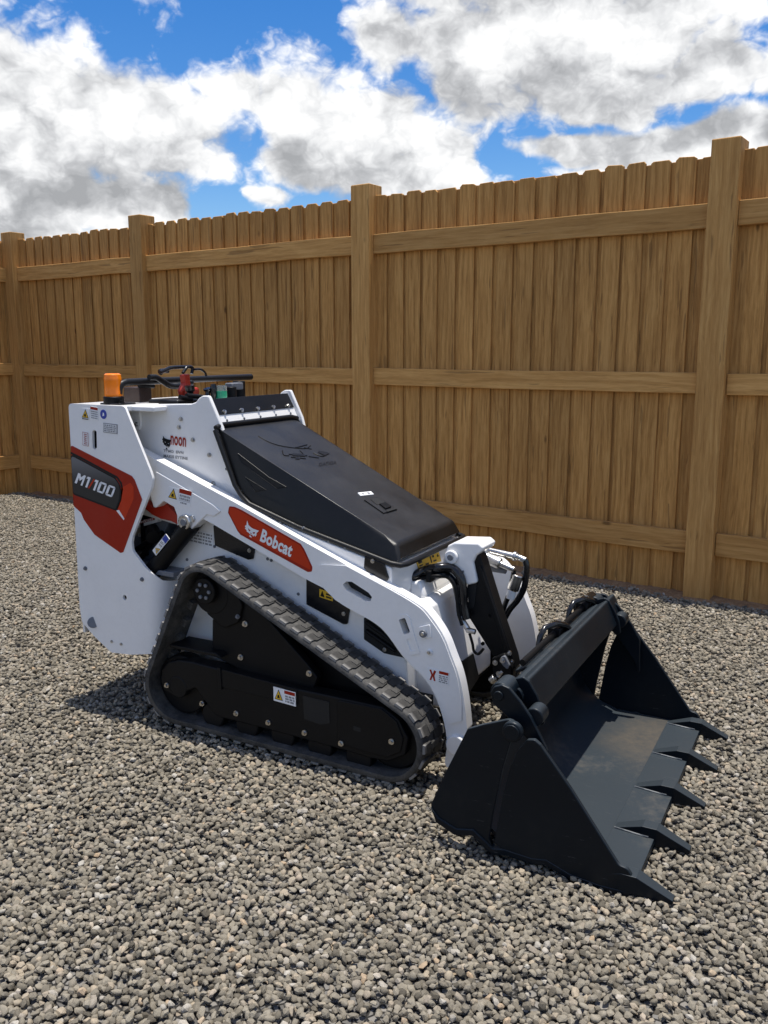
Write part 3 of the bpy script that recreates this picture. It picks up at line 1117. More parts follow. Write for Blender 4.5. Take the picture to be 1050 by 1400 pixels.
def hood():
    yn, yf = 2.702, 3.262
    bm = bmesh.new()
    prof = NR + [(-1.374, 0.774), (-1.394, 0.822), (-1.452, 0.849), TOPR]
    def Y(side, z, x):
        # the side walls lean inward towards the ridge
        base = yn if side == 0 else yf
        t_ = (x + 2.17) / 0.8
        zr = 1.198 + (0.762 - 1.198) * t_
        top = 1.206 + (0.832 - 1.206) * t_
        lean = 0.0
        return base
    inset = [0.006, 0.0, 0.0, 0.0, 0.0, 0.004, 0.026, 0.034, 0.028]
    A = [bm.verts.new((x, yn + i_, z)) for (x, z), i_ in zip(prof, inset)]
    B = [bm.verts.new((x, yf - i_, z)) for (x, z), i_ in zip(prof, inset)]
    n = len(prof)
    bm.faces.new(A)
    bm.faces.new(list(reversed(B)))
    for i in range(n):
        bm.faces.new((A[i], A[(i + 1) % n], B[(i + 1) % n], B[i]))
    bm.edges.ensure_lookup_table()

    def ed(u, v):
        return [e for e in bm.edges if set(e.verts) == {u, v}][0]
    soft = []
    for P in (A, B):
        soft += [ed(P[8], P[7]), ed(P[7], P[6]), ed(P[6], P[5])]
    soft += [ed(A[7], B[7]), ed(A[6], B[6])]
    bmesh.ops.bevel(bm, geom=soft, offset=0.056, segments=8, profile=0.5, affect='EDGES', clamp_overlap=True)
    me = mesh_of('hood', bm)
    return link('hood', me, M['plastic'], root, smooth=45)


HOOD = hood()
# the flange round the foot of the hood
fl = [(-2.17, 2.698, 1.197), (-2.078, 2.692, 0.990), (-2.050, 2.692, 0.952), (-2.012, 2.692, 0.921), (-1.79, 2.692, 0.851), (-1.40, 2.692, 0.757), (-1.367, 2.70, 0.752),
      (-1.355, 2.73, 0.752), (-1.355, 3.234, 0.752), (-1.365, 3.265, 0.752), (-1.40, 3.273, 0.757), (-1.79, 3.273, 0.851), (-2.012, 3.273, 0.921), (-2.078, 3.273, 0.990), (-2.17, 3.266, 1.197)]
tube('flange', fl, 0.0100, M['plastic_dark'], HOOD, smooth=False)
tube('flange', [(-2.168, 2.70, 1.205), (-2.170, 2.74, 1.214), (-2.170, 3.22, 1.214), (-2.168, 3.266, 1.205)], 0.0105, M['plastic_dark'], HOOD, smooth=False)
# white deck under the hood
dk = [(-2.10, 0.93), (-2.02, 0.905), (-1.79, 0.838), (-1.395, 0.742), (-1.395, 0.62), (-1.80, 0.70), (-2.1, 0.80)]
plate('hood_deck', dk, 2.688, 3.312, M['white'], root, rad=0.012, bev=0.004)
for p in [(-1.9184,2.6875,0.8719),(-1.7656,2.6875,0.8511),(-1.6534,2.6875,0.8126),(-1.5837,2.6875,0.7953),(-1.8652,2.6875,0.8613)]:
    bolt(root, p, r=0.006, m=M['grey_metal'])
cv = [(-1.5015,0.7759),(-1.4228,0.7552),(-1.4051,0.7052),(-1.411,0.6937),(-1.4852,0.7116),(-1.5062,0.7308)]
plate('corner_cover', cv, 2.682, 2.69, M['gloss_black'], root, rad=0.004, bev=0.0015)
bolt(root, [(-1.4686,2.6815,0.7606)][0], r=0.008)
# near-black plates on the hood side stand in for shade in open vents
from mathutils.bvhtree import BVHTree
_tree = BVHTree.FromPolygons([HOOD.location + v.co for v in HOOD.data.vertices], [tuple(p.vertices) for p in HOOD.data.polygons])
HW = WORLD[HOOD.name]


def on_hood(x, z, lift=0.0015):
    hit = _tree.ray_cast(HOOD.location + Vector((x, 0, z)) - HW, Vector((0, 1, 0)))
    return hit[0] - HOOD.location + HW - Vector((0, lift, 0))


for v in ([(-2.0734,1.1101),(-1.9326,1.0276),(-1.8555,0.9959),(-1.8955,0.9877),(-2.0562,1.0743)], [(-2.0373,1.0217),(-1.9428,0.9789),(-1.9925,0.9698)]):
    bm = bmesh.new()
    A = [bm.verts.new(on_hood(*p)) for p in v]
    B = [bm.verts.new(on_hood(*p) + Vector((0, 0.02, 0))) for p in v]
    bmesh.ops.triangulate(bm, faces=[bm.faces.new(A)])
    for i in range(len(A)):
        bm.faces.new((A[i], A[(i + 1) % len(A)], B[(i + 1) % len(A)], B[i]))
    rim_ = [p.co.copy() for p in A]
    vt = link('vent', mesh_of('vent', bm), M['dark'], HOOD)
    tube('vent_rim', rim_ + rim_[:1], 0.0018, M['plastic_dark'], HOOD, n=6, smooth=False)
# markings on the hood top
TP = ((-2.172, 2.9, 1.2075), (-1.50, 2.9, 0.8745), (-2.172, 3.2, 1.2075))


def stroke(name, pts3, wd, m, parent, h=0.002, n=4):
    return tube(name, pts3, wd, m, parent, n=n, smooth=len(pts3) > 2)


arc = [(-2.0853,2.8603,1.1645),(-2.0468,2.8652,1.1455),(-2.0129,2.8916,1.1287),(-1.9836,2.9517,1.1141),(-1.9658,3.0213,1.1053),(-1.9779,3.079,1.1113)]
stroke('moulded_line', arc, 0.0016, M['black_print'], HOOD)
for s in [[(-1.9769,2.8693,1.1108),(-1.9507,2.8406,1.0978),(-1.9414,2.8622,1.0932)], [(-1.9496,2.8745,1.0973),(-1.9221,2.9639,1.0837)], [(-1.9806,2.9684,1.1127),(-1.9861,3.0639,1.1154)], [(-1.931,2.8619,1.0881),(-1.9073,2.9301,1.0763)], [(-1.9325,3.024,1.0888),(-1.9018,3.042,1.0736),(-1.9078,3.0975,1.0766)], [(-1.9346,3.0723,1.0899),(-1.9121,3.1044,1.0787)], [(-1.9164,2.9658,1.0808),(-1.8968,3.0116,1.0711)], [(-1.9591,2.9675,1.102),(-1.9392,2.9583,1.0922)], [(-1.9717,3.0194,1.1082),(-1.9554,3.0491,1.1001)]]:
    stroke('moulded_line', s, 0.002, M['black_print'], HOOD)
for s in [[(-1.9319,3.0567,1.0885),(-1.9314,3.0899,1.0883),(-1.9096,3.1178,1.0775),(-1.9027,3.0662,1.074)], [(-1.9499,2.9008,1.0975),(-1.9343,2.956,1.0897),(-1.9195,2.9492,1.0824),(-1.9376,2.8822,1.0913)], [(-1.9223,2.8797,1.0838),(-1.9156,2.9007,1.0805),(-1.9096,2.8914,1.0774),(-1.9163,2.8705,1.0808)]]:
    q = s
    bm = bmesh.new()
    up = Vector((0.456, 0, 0.89)) * 0.0015
    bm.faces.new([bm.verts.new(Vector(p) + up) for p in q])
    link('moulded_mark', mesh_of('moulded_mark', bm), M['black_print'], HOOD)
q = [(-1.8505,2.9372,1.0482),(-1.8438,3.0609,1.0449),(-1.8684,2.9659,1.057)]
text_mesh('OATIOA', para(q[0], q[1], q[2]), M['black_print'], 'lettering', HOOD, 0.01, 0.0015)
# latch pocket with a small white label
q = [(-1.6486,2.9146,0.9481),(-1.6372,2.9996,0.9425),(-1.6553,3.0087,0.9515)]
sticker('latch_label', HOOD, (q[0], q[1], Vector(q[0]) + (Vector(q[2]) - Vector(q[1]))), [(1, rect(.2, .25, .35, .7), 0), (1, rect(.6, .2, .8, .75), 0)], [M['white_print'], M['grey_print']])
upn = Vector((0.456, 0, 0.89))
for nm, q, hh, mm in (('latch_frame', [(-1.6232,2.8978,0.9355),(-1.6205,3.005,0.9342),(-1.5322,2.9967,0.8904),(-1.5371,2.891,0.8929)], 0.003, 'plastic'), ('latch_pocket', [(-1.6149,2.9293,0.9315),(-1.613,2.985,0.9305),(-1.5815,2.9805,0.9149),(-1.5806,2.919,0.9144)], 0.0045, 'dark'),
                      ('latch', [(-1.579,2.9339,0.9137),(-1.5771,2.9783,0.9127),(-1.5503,2.9761,0.8994),(-1.5493,2.9258,0.8989)], 0.009, 'black'), ('latch_slot', [(-1.5434,2.9206,0.896),(-1.5404,2.994,0.8945),(-1.5338,2.9907,0.8913),(-1.5348,2.9163,0.8918)], 0.005, 'dark')):
    bm = bmesh.new()
    A = [bm.verts.new(Vector(p) - upn * 0.003) for p in q]
    B = [bm.verts.new(Vector(p) + upn * hh) for p in q]
    bm.faces.new(B)
    for i in range(4):
        bm.faces.new((A[i], A[(i + 1) % 4], B[(i + 1) % 4], B[i]))
    link(nm, mesh_of(nm, bm), M[mm], HOOD)
# front face under the hood
box('front_plate', (-1.43, 2.70, 0.60), (-1.398, 3.30, 0.745), M['white'], root, bev=0.004)
q = [(-1.3925,2.9065,0.6843),(-1.3925,3.1071,0.6783),(-1.3925,2.8781,0.7334)]
sticker('caution_label', root, q, [(1, rect(.04, .08, .2, .2), 0), (1, rect(.04, .3, .2, .42), 0), (1, rect(.04, .55, .2, .9), 0), (1, rect(.30, .15, .45, .35), 0), (1, rect(.55, .2, .6, .85), 0),
                                  (1, rect(.66, .2, .8, .35), 0), (1, rect(.66, .6, .74, .8), 0), (1, [(.85, .5), (.95, .5), (.9, .8)], 0)], [M['yellow_print'], M['black_print']], label='yellow caution label below the hood')

# --- rear cover: side panel that folds inwards ahead of the wheel
XB, RB = -2.475, 0.075


def fold(co):
    x, y, z = co
    s = x - XB
    if s <= 0 or z > 0.72:
        return Vector(co)
    d = y - 2.60
    a = min(s / RB, PI / 2)
    rest = s - a * RB
    r_ = RB - d
    px_, py_ = XB + r_ * math.sin(a), 2.60 + RB - r_ * math.cos(a)
    return Vector((px_ if rest <= 0 else XB + r_, py_ if rest <= 0 else 2.60 + RB + rest, z))


pan = [(-2.8451,1.2861),(-2.5382,1.2831),(-2.4188,1.0312),(-2.4089,1.0022),(-2.4193,0.9636),(-2.5299,0.761),(-2.5377,0.7329),(-2.5361,0.6997)]
pan += [(-2.475, 0.640), (-2.40, 0.582), (-2.34, 0.570), (-2.14, 0.570), (-2.14, 0.285), (-2.36, 0.285), (-2.45, 0.275)]
pan += [(-2.5791,0.2506),(-2.687,0.2423),(-2.7838,0.3015),(-2.8483,0.3537),(-2.8558,0.4179)]
rads = [.02, .02, .03, .03, .02, .04, .01, .03, .03, .02, 0, 0, 0, 0, .02, .0, .02, .03, .03, .03]
slot = [(-2.7206,1.1759),(-2.7078,1.1838),(-2.6962,1.1769),(-2.6995,1.1114),(-2.7124,1.1018),(-2.724,1.1102)]
hole = lambda c, r_: [(c[0] + r_ * math.cos(2 * PI * k / 14), c[1] + r_ * math.sin(2 * PI * k / 14)) for k in range(14)]
hc = [(-2.5924,0.4954),(-2.7811,0.3604)]
bm = prism_bm(roundp(pan, rads), 2.60, 2.612, holes=[roundp(slot, 0.008), hole(hc[0], 0.011)])
for k in range(9):
    bmesh.ops.bisect_plane(bm, geom=bm.verts[:] + bm.edges[:] + bm.faces[:], plane_co=(XB + 0.118 * k / 8, 0, 0), plane_no=(1, 0, 0))
for v in bm.verts:
    v.co = fold(v.co)
COVER = link('rear_cover', mesh_of('rear_cover', bm), M['white'], root, smooth=30, bev=0.0035)
# backing so that the slot and hole read dark
box('shade_backing', (-2.80, 2.63, 0.60), (-2.60, 2.64, 1.24), M['dark'], root)
box('shade_backing', (-2.72, 2.63, 0.34), (-2.52, 2.64, 0.56), M['dark'], root)
# the other parts of the rear: end plate, far cover
box('rear_plate', (-2.862, 2.615, 0.30), (-2.85, 3.40, 1.276), M['white'], root, bev=0.003)
plate('far_cover', roundp([(-2.862, 0.33), (-2.862, 1.278), (-2.49, 1.278), (-2.36, 1.03), (-2.47, .72), (-2.40, .50), (-2.40, .285), (-2.70, .285)], 0.03), 3.402, 3.414, M['white'], root, bev=0.003)
# top shelf of the rear cover
box('rear_shelf', (-2.845, 2.613, 1.262), (-2.54, 3.40, 1.284), M['white'], root, bev=0.004)
lip = [(-2.636,1.2843),(-2.5898,1.2651),(-2.4265,1.2845),(-2.4221,1.2946),(-2.5875,1.2974)]
box('shelf_lip', (-2.54, 2.640, 1.262), (-2.425, 2.719, 1.282), M['white'], root, bev=0.004)
plate('shelf_gusset', [(-2.6087,1.2738),(-2.5612,1.2752),(-2.5564,1.228),(-2.5584,1.1982),(-2.5675,1.1799),(-2.5914,1.1789),(-2.6127,1.217)], 2.705, 2.719, M['white'], root, rad=.01, bev=0.003)
bolt(root, [(-2.5773,2.7045,1.2034)][0], r=0.009)
for p in [(-2.8058,2.5995,0.5948),(-2.4901,2.5995,0.586)]:
    bolt(COVER, p, r=0.009, m=M['grey_metal'])
for p in [(-2.6786,2.5995,0.2923),(-2.625,2.5995,0.2896)]:
    bolt(COVER, p, r=0.0065)
cyl('drain_cap', [(-2.7811,2.6,0.3604)][0], [(-2.7747,2.594,0.3631)][0], 0.024, M['grey_metal'], COVER, n=24)
# decal on the cover
YD = 2.5992
red = [(-2.845,1.1144),(-2.518,1.0076),(-2.5035,0.9929),(-2.4689,0.9162),(-2.4792,0.8944),(-2.5858,0.6884),(-2.6002,0.6837),(-2.7405,0.7464),(-2.7963,0.8042),(-2.8106,0.8331),(-2.852,0.8594)]
bm = prism_bm(roundp(red, 0.008), YD + .002, YD - .0010)
link('decal', mesh_of('decal', bm), M['red_print'], COVER, label='red and black side decal')
def film(name, s, dy, m, rad=0.0, par=None):
    p = YP_(s) if isinstance(s, str) else s
    bm = prism_bm(roundp(p, rad) if rad else p, YD + .001, YD - dy)
    return link(name, mesh_of(name, bm), m, par or COVER)
film('decal_edge', [(-2.8474,1.0872),(-2.7864,1.0678),(-2.5931,1.0002),(-2.5711,0.9764),(-2.5671,0.9499),(-2.5803,0.9041),(-2.6077,0.8552),(-2.6154,0.8591),(-2.586,0.9067),(-2.5748,0.9524),(-2.5812,0.9727),(-2.5976,0.9925),(-2.7871,1.0587),(-2.8482,1.078)], .0014, M['black_print'], 0.003)
film('decal_facet', [(-2.575,0.9553),(-2.5258,0.9796),(-2.5098,0.963),(-2.5127,0.9154),(-2.5702,0.8238),(-2.6136,0.8562),(-2.5812,0.9073)], .0014, M['red_light'], 0.004)
film('decal_flash', [(-2.6102,0.8595),(-2.5951,0.8638),(-2.5677,0.83),(-2.5722,0.8236)], .0018, M['white_print'], 0.001)
film('decal_name_plate', [(-2.8469,1.0781),(-2.7896,1.0585),(-2.6053,0.9949),(-2.5834,0.9696),(-2.5772,0.9462),(-2.584,0.9068),(-2.6072,0.8628),(-2.6194,0.8602),(-2.849,0.9075)], .0020, M['black_print'], 0.012)
mcol, tcol, bcol = mat('graded_print')
gx = tcol.node('ShaderNodeTexCoord').outputs['Generated']
gz = tcol.node('ShaderNodeSeparateXYZ', i_0=gx).outputs[2]
tcol.l.new(tcol.ramp(gz, [(0.45, (0.012, 0.012, 0.013)), (0.95, (0.15, 0.15, 0.155))]), bcol.inputs['Base Color'])
bcol.inputs['Roughness'].default_value = 0.4
film('decal_name_fade', [(-2.8455,1.0706),(-2.7902,1.0524),(-2.6097,0.9901),(-2.5894,0.9692),(-2.584,0.9457),(-2.5906,0.9093),(-2.6106,0.87),(-2.6189,0.8669),(-2.8466,0.9154)], .0024, mcol, 0.012)


def blocky(f, parent):
    """block lettering M1 100 drawn as bars; a slanted red bar stands before the second 1"""
    def bars(rects, m, name):
        bm = bmesh.new()
        for q in rects:
            bm.faces.new([bm.verts.new(f(u, v, 0.0036)) for u, v in q])
        return link(name, mesh_of(name, bm), m, parent)
    sl = 0.06
    sh = lambda q: [(u + sl * (v - 0.0) * 0.6, v) for u, v in q]
    def R_(x0, y0, x1, y1):
        return sh(rect(x0, y0, x1, y1))
    W_ = .056
    Ms = [R_(0, 0, W_, 1), sh([(W_, 1), (W_, .62), (.10, .35), (.10, .70)]), sh([(.10, .70), (.10, .35), (.155, .62), (.155, 1)]), R_(.155, 0, .20, 1)]
    one = [R_(.275, 0, .325, 1), sh([(.23, .80), (.275, .80), (.275, 1), (.25, 1)])]
    one2 = [R_(.475, 0, .525, 1), sh([(.43, .80), (.475, .80), (.475, 1), (.45, 1)])]
    def zero(x):
        return [R_(x, .12, x + W_, .88), R_(x + .135, .12, x + .18, .88), sh([(x, .12), (x + .025, 0), (x + .155, 0), (x + .18, .12), (x + .18, .17), (x, .17)]),
                sh([(x, .83), (x + .18, .83), (x + .18, .88), (x + .155, 1), (x + .025, 1), (x, .88)])]
    bars(Ms + one + one2, M['white_print'], 'lettering')
    bars(zero(.56), M['white_print'], 'lettering')
    bars(zero(.775), M['white_print'], 'lettering')
    bars([sh([(.345, 0), (.38, 0), (.43, 1), (.395, 1)])], M['red_light'], 'lettering')


blocky(para(*[(-2.834,2.5992,0.958),(-2.6176,2.5992,0.9102),(-2.817,2.5992,1.0033)]), COVER)
# safety labels on the cover
sticker('warning_label', COVER, [(-2.775,2.5992,1.2243),(-2.7303,2.5992,1.2215),(-2.7691,2.5992,1.269)], hazard_shapes(.06, .92, .16, .95, 1, 2) + [(2, rect(.1, .02, .9, .1), 0)], [M['white_print'], M['yellow_print'], M['black_print']])
sticker('warning_label', COVER, [(-2.7197,2.5992,1.2263),(-2.6797,2.5992,1.2219),(-2.7203,2.5992,1.2778)], [(1, rect(0, .78, 1, 1), 0)] + lines(.05, .95, .05, .72, 4, mi=2, seed=5), [M['white_print'], M['red_print'], M['grey_print']])
q = para(*[(-2.6713,2.5992,1.2266),(-2.6318,2.5992,1.2222),(-2.668,2.5992,1.2691)])
disc = [(0.45 + .42 * math.cos(2 * PI * k / 18), .55 + .44 * math.sin(2 * PI * k / 18)) for k in range(18)]
sticker('notice_label', COVER, [(-2.6713,2.5992,1.2266),(-2.6318,2.5992,1.2222),(-2.668,2.5992,1.2691)], [(1, [(.35, .35), (.6, .45), (.55, .7), (.4, .72)], 0)], [M['blue_print'], M['white_print']], base=disc)
sticker('serial_plate', COVER, [(-2.6573,2.5992,1.1757),(-2.5824,2.5992,1.1716),(-2.6543,2.5992,1.214)], [(1, rect(.04, .08, .96, .92), 0)] + lines(.08, .92, .12, .88, 4, .3, 1, 0, 6), [M['grey_print'], M['white_print']])
sticker('warning_label', COVER, [(-2.778,2.5992,1.1165),(-2.7414,2.5992,1.1124),(-2.7751,2.5992,1.1751)], [(1, rect(.06, .03, .94, .97), 0), (0, rect(.12, .06, .88, .94), 1)] + lines(.3, .75, .1, .9, 6, .4, 2, 1, 8), [M['white_print'], M['red_print']], base=roundp(rect(0, 0, 1, 1), .2))

# --- behind the cut-out: ram, hoses, bracket
plate('red_bracket', [(-2.5417,0.8982),(-2.5003,0.8649),(-2.4433,0.9029),(-2.3699,0.8428),(-2.3643,0.8041),(-2.4057,0.8184),(-2.4597,0.8227),(-2.5059,0.8369),(-2.548,0.8609)], 2.69, 2.716, M['red'], root, rad=.006, bev=0.003)
a, b = [(-2.5606,2.665,0.5369),(-2.2771,2.665,0.8243)]
cyl('lift_ram', a, b, 0.038, M['black'], root, n=24)
cyl('ram_rod', b, [(-2.2533,2.665,0.8588)][0], 0.018, M['steel'], root)
sticker('caution_label', root, [(-2.4328,2.6245,0.6862),(-2.3577,2.6245,0.7616),(-2.451,2.6245,0.7054)], hazard_shapes(.04, .38, .1, .9, 1, 2) + lines(.42, .70, .15, .85, 3, .4, 0, 2, 3) + [(3, rect(.72, .05, .98, .95), 0)], [M['white_print'], M['yellow_print'], M['grey_print'], M['blue_print']])
a, b = [(-2.6411,2.75,0.7726),(-2.5171,2.75,0.8122)]
bm = prism_bm([(-2.6527,0.7842),(-2.5206,0.8196),(-2.518,0.7965),(-2.6505,0.7559)], 2.74, 2.76)
link('valve_bar', mesh_of('valve_bar', bm), M['white_print'], root, bev=.002)
sticker('warning_label', root, [(-2.6259,2.7385,0.7776),(-2.5351,2.7385,0.8047),(-2.6251,2.7385,0.7887)], [(1, rect(0, 0, 1, 1), 0)] + lines(.1, .9, .1, .9, 2, .3, 1, 0, 2), [M['white_print'], M['red_print']])
plate('valve_block', [(-2.6949,0.7044),(-2.5163,0.8072),(-2.477,0.7982),(-2.5709,0.637),(-2.6783,0.5763)], 2.76, 2.90, M['grey_metal'], root, rad=0.01, bev=0.004)
sticker('data_label', root, [(-2.6488,2.7585,0.7163),(-2.5863,2.7585,0.7304),(-2.6521,2.7585,0.7287)], lines(.05, .95, .1, .9, 2, .3, 0, 1, 2), [M['white_print'], M['grey_print']])
cyl('filter', [(-2.5654,2.755,0.7536)][0], [(-2.5161,2.7,0.7374)][0], 0.03, M['black'], root)
for s in [[(-2.6326,2.725,0.6097),(-2.5575,2.725,0.6972),(-2.486,2.725,0.7574)], [(-2.6192,2.725,0.5633),(-2.5256,2.725,0.6283),(-2.4163,2.725,0.7427)], [(-2.637,2.725,0.6666),(-2.5773,2.725,0.7046),(-2.5179,2.725,0.7543)]]:
    tube('hose', s, 0.011, M['black'], root)
plate('bay_floor', [(-2.70, .60), (-2.36, .60), (-2.36, .62), (-2.70, .62)], 2.64, 3.38, M['grey_metal'], root)
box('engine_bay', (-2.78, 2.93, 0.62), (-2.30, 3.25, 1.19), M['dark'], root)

# --- lift arms: boxed beam, drop bracket, front knee plate
ARM_TOP = '185 607,240 640,320 684,411 735.5,474 771.5,573 823,590 843,608 870,618 898,627.6 922,635 959,638.7 997'
arm_out = [(-2.5512,1.1171),(-2.438,1.0732),(-2.3347,1.0357),(-2.0526,0.9315),(-1.7531,0.8151),(-1.5576,0.7418),(-1.2687,0.6403),(-1.2209,0.5989),(-1.1705,0.5358),(-1.1422,0.467),(-1.1151,0.4085),(-1.0934,0.3146),(-1.0816,0.2155),(-1.1175,0.1183),(-1.1417,0.0689),(-1.1541,0.0533),(-1.1642,0.0719),(-1.1554,0.1426),(-1.1633,0.2072),(-1.1923,0.2953),(-1.2381,0.3677),(-1.3242,0.4255),(-1.3955,0.5128),(-1.454,0.5515),(-1.5511,0.5846),(-1.6119,0.6101),(-1.6577,0.6441),(-1.7367,0.6702),(-1.8563,0.7177),(-2.1551,0.8353),(-2.2047,0.8525),(-2.2655,0.8045),(-2.3231,0.7909),(-2.3334,0.8009),(-2.3337,0.8578),(-2.3466,0.8886),(-2.3991,0.9085),(-2.4423,0.8776),(-2.4538,0.8797),(-2.4745,0.9318),(-2.5612,0.9704)]
hole1 = roundp([(-1.572,0.6688),(-1.5582,0.6827),(-1.5338,0.6844),(-1.465,0.6527),(-1.4517,0.6384),(-1.4577,0.6227),(-1.4801,0.6211),(-1.5584,0.6514)], .006)
hole2 = roundp([(-1.3436,0.5717),(-1.3193,0.5833),(-1.2976,0.532),(-1.3232,0.52)], .006)
ARMS = []
for side, (ya, yb, yk) in enumerate(((2.650, 2.698, 2.645), (3.466, 3.418, 3.471))):
    bm = prism_bm(roundp(chaikin(chaikin(arm_out, 17, 25, 3), 5, 12, 3), .010, 3), ya, yb, holes=[hole1, hole2])
    A_ = link('lift_arm', mesh_of('lift_arm', bm), M['white'], root, smooth=35, bev=0.009, segs=3)
    ARMS.append(A_)
    ym = (ya + yb) / 2 + (.010 if side == 0 else -.010)
    for h_ in (hole1, hole2):
        cx_, cz_ = sum(p[0] for p in h_) / len(h_), sum(p[1] for p in h_) / len(h_)
        bm = prism_bm([(cx_ + (p[0] - cx_) * 1.03, cz_ + (p[1] - cz_) * 1.03) for p in h_], ym - .003, ym + .003)
        link('slot_shade', mesh_of('slot_shade', bm), M['dark'], A_)  # added near-black plug stands in for shade inside the hollow beam
    kn = [(-1.6817,0.7239),(-1.6627,0.733),(-1.5576,0.7402),(-1.2714,0.6363),(-1.2264,0.5928),(-1.176,0.5323),(-1.1476,0.4634),(-1.1205,0.4049),(-1.1016,0.313),(-1.1004,0.2438),(-1.1495,0.2201),(-1.184,0.297),(-1.2297,0.3692),(-1.3127,0.4275),(-1.3885,0.5126),(-1.4475,0.5497),(-1.5468,0.5819),(-1.6051,0.6082),(-1.6514,0.6449)]
    bm = prism_bm(roundp(chaikin(chaikin(kn, 11, 17, 3), 2, 9, 3), 0.010), ya, yk, holes=[hole1, hole2])
    link('knee_plate', mesh_of('knee_plate', bm), M['white'], A_, smooth=35, bev=0.002)
    br = [(-2.4332,1.0266),(-2.1551,0.916),(-2.1136,0.8908),(-2.1501,0.8675),(-2.1821,0.8734),(-2.2655,0.8045),(-2.3231,0.7909),(-2.3334,0.8009),(-2.3337,0.8578),(-2.3466,0.8886),(-2.3991,0.9085),(-2.4423,0.8776),(-2.4538,0.8797),(-2.4698,0.9322),(-2.4453,0.9548)]
    bm = prism_bm(roundp(br, .006), ya, yk)
    link('drop_bracket', mesh_of('drop_bracket', bm), M['white'], A_, smooth=35, bev=0.003)
A_ = ARMS[0]
pv = [(-2.2862,2.648,0.8353)][0]
cyl('pivot_pin', (pv[0], 2.66, pv[2]), (pv[0], 2.628, pv[2]), 0.030, M['steel'], A_, n=24, bev=.004)
cyl('pivot_cap', (pv[0], 2.6285, pv[2]), (pv[0], 2.6235, pv[2]), 0.015, M['grey_metal'], A_, n=16)
pv2 = [(-2.2542,2.648,0.8499)][0]
cyl('pivot_nut', (pv2[0], 2.655, pv2[2]), (pv2[0], 2.637, pv2[2]), 0.015, M['steel'], A_, n=6)
# lower pin boss of the arm
lp = [(-1.118,2.65,0.1509)][0]
cyl('pin_boss', (lp[0], 2.70, lp[2]), (lp[0], 2.634, lp[2]), 0.038, M['white'], A_, n=24, bev=.005)
# keeper plates round the square hole
kp = roundp([(-1.3507,0.5844),(-1.3135,0.5964),(-1.2992,0.5812),(-1.2847,0.5304),(-1.2587,0.4626),(-1.3012,0.4475),(-1.3244,0.4867)], .01)
bm = prism_bm(kp, 2.6465, 2.641, holes=[hole2, roundp([(-1.313,0.5046),(-1.2931,0.5131),(-1.2758,0.4705),(-1.2956,0.4632)], .005)])
link('latch_plate', mesh_of('latch_plate', bm), M['white'], A_, smooth=35, bev=0.0012)
plate('pin_plate', [(-1.2665,0.557),(-1.2234,0.5727),(-1.216,0.5278),(-1.2563,0.5136)], 2.6465, 2.640, M['white'], A_, rad=.004, bev=0.001)
p = [(-1.2462,2.64,0.5375)][0]
cyl('lock_pin', (p[0], 2.641, p[2]), (p[0], 2.632, p[2]), 0.014, M['grey_metal'], A_, n=18)
cyl('lock_pin_head', (p[0], 2.633, p[2]), (p[0], 2.628, p[2]), 0.008, M['steel'], A_, n=6)
p = [(-1.2239,2.6445,0.4722)][0]
cyl('plug', (p[0], 2.646, p[2]), (p[0], 2.639, p[2]), 0.011, M['white'], A_, n=18)
bolt(A_, (p[0], 2.638, p[2]), r=0.006)
for a_, b_ in (('574 854', '583 852'), ('577 877', '583 875')):
    pass
sticker('warning_label', A_, [(-1.2327,2.6445,0.3679),(-1.1506,2.6445,0.3629),(-1.2318,2.6445,0.4163)], [(1, rect(.55, .74, .98, .95), 0)] + lines(.55, .95, .08, .66, 4, .4, 0, 2, 5) +
        [(1, [(.12, .1), (.2, .1), (.26, .4), (.32, .1), (.40, .1), (.34, .5), (.42, .85), (.32, .9), (.26, .6), (.18, .9), (.1, .85), (.2, .5)], 0)], [M['white_print'], M['red_print'], M['grey_print']])
sticker('warning_label', A_, [(-2.3775,2.6445,0.9223),(-2.3254,2.6445,0.9147),(-2.3672,2.6445,0.9701)], hazard_shapes(.08, .92, .1, .95, 1, 2), [M['white_print'], M['yellow_print'], M['black_print']])
sticker('warning_label', A_, [(-2.3242,2.6445,0.9031),(-2.2636,2.6445,0.8949),(-2.3115,2.6445,0.9669)], [(1, rect(0, .72, 1, 1), 0)] + lines(.08, .92, .3, .66, 2, .3, 0, 2, 9) + [(2, rect(.04, .26, .96, .28), 0)] + lines(.2, .7, .08, .2, 1, .2, 0, 2, 3), [M['white_print'], M['red_print'], M['grey_print']])
# long red decal
YA = 2.6497
dec = [(-2.0756,0.914),(-2.0496,0.9134),(-2.0189,0.9046),(-1.7532,0.8001),(-1.7376,0.781),(-1.7037,0.7187),(-1.7056,0.7005),(-1.7232,0.697),(-2.0259,0.8075),(-2.0392,0.8205),(-2.0819,0.8879)]
bm = prism_bm(roundp(dec, .008), YA + .001, YA - .0012)
link('decal', mesh_of('decal', bm), M['red_print'], A_, label='long red decal with white lettering and cat head')
inn = [(-2.0724,0.9086),(-2.0498,0.9077),(-2.0192,0.8976),(-1.7565,0.7942),(-1.7424,0.7778),(-1.7101,0.7179),(-1.7134,0.7065),(-2.0221,0.815),(-2.0356,0.8251),(-2.0767,0.8884)]
bm = prism_bm(roundp(inn, .007), YA + .001, YA - .0017)
link('decal', mesh_of('decal', bm), M['red_light'], A_)
cat_badge('cat_badge', A_, [(-2.0086,2.6479,0.8181),(-1.9445,2.6479,0.7975),(-1.9965,2.6479,0.8702)], M['white_print'], M['red_print'])
text_mesh('Bobcat', para(*[(-1.9356,2.6479,0.7925),(-1.7968,2.6479,0.7439),(-1.9193,2.6479,0.8414)]), M['white_print'], 'lettering', A_, 0.038, 0.0012)

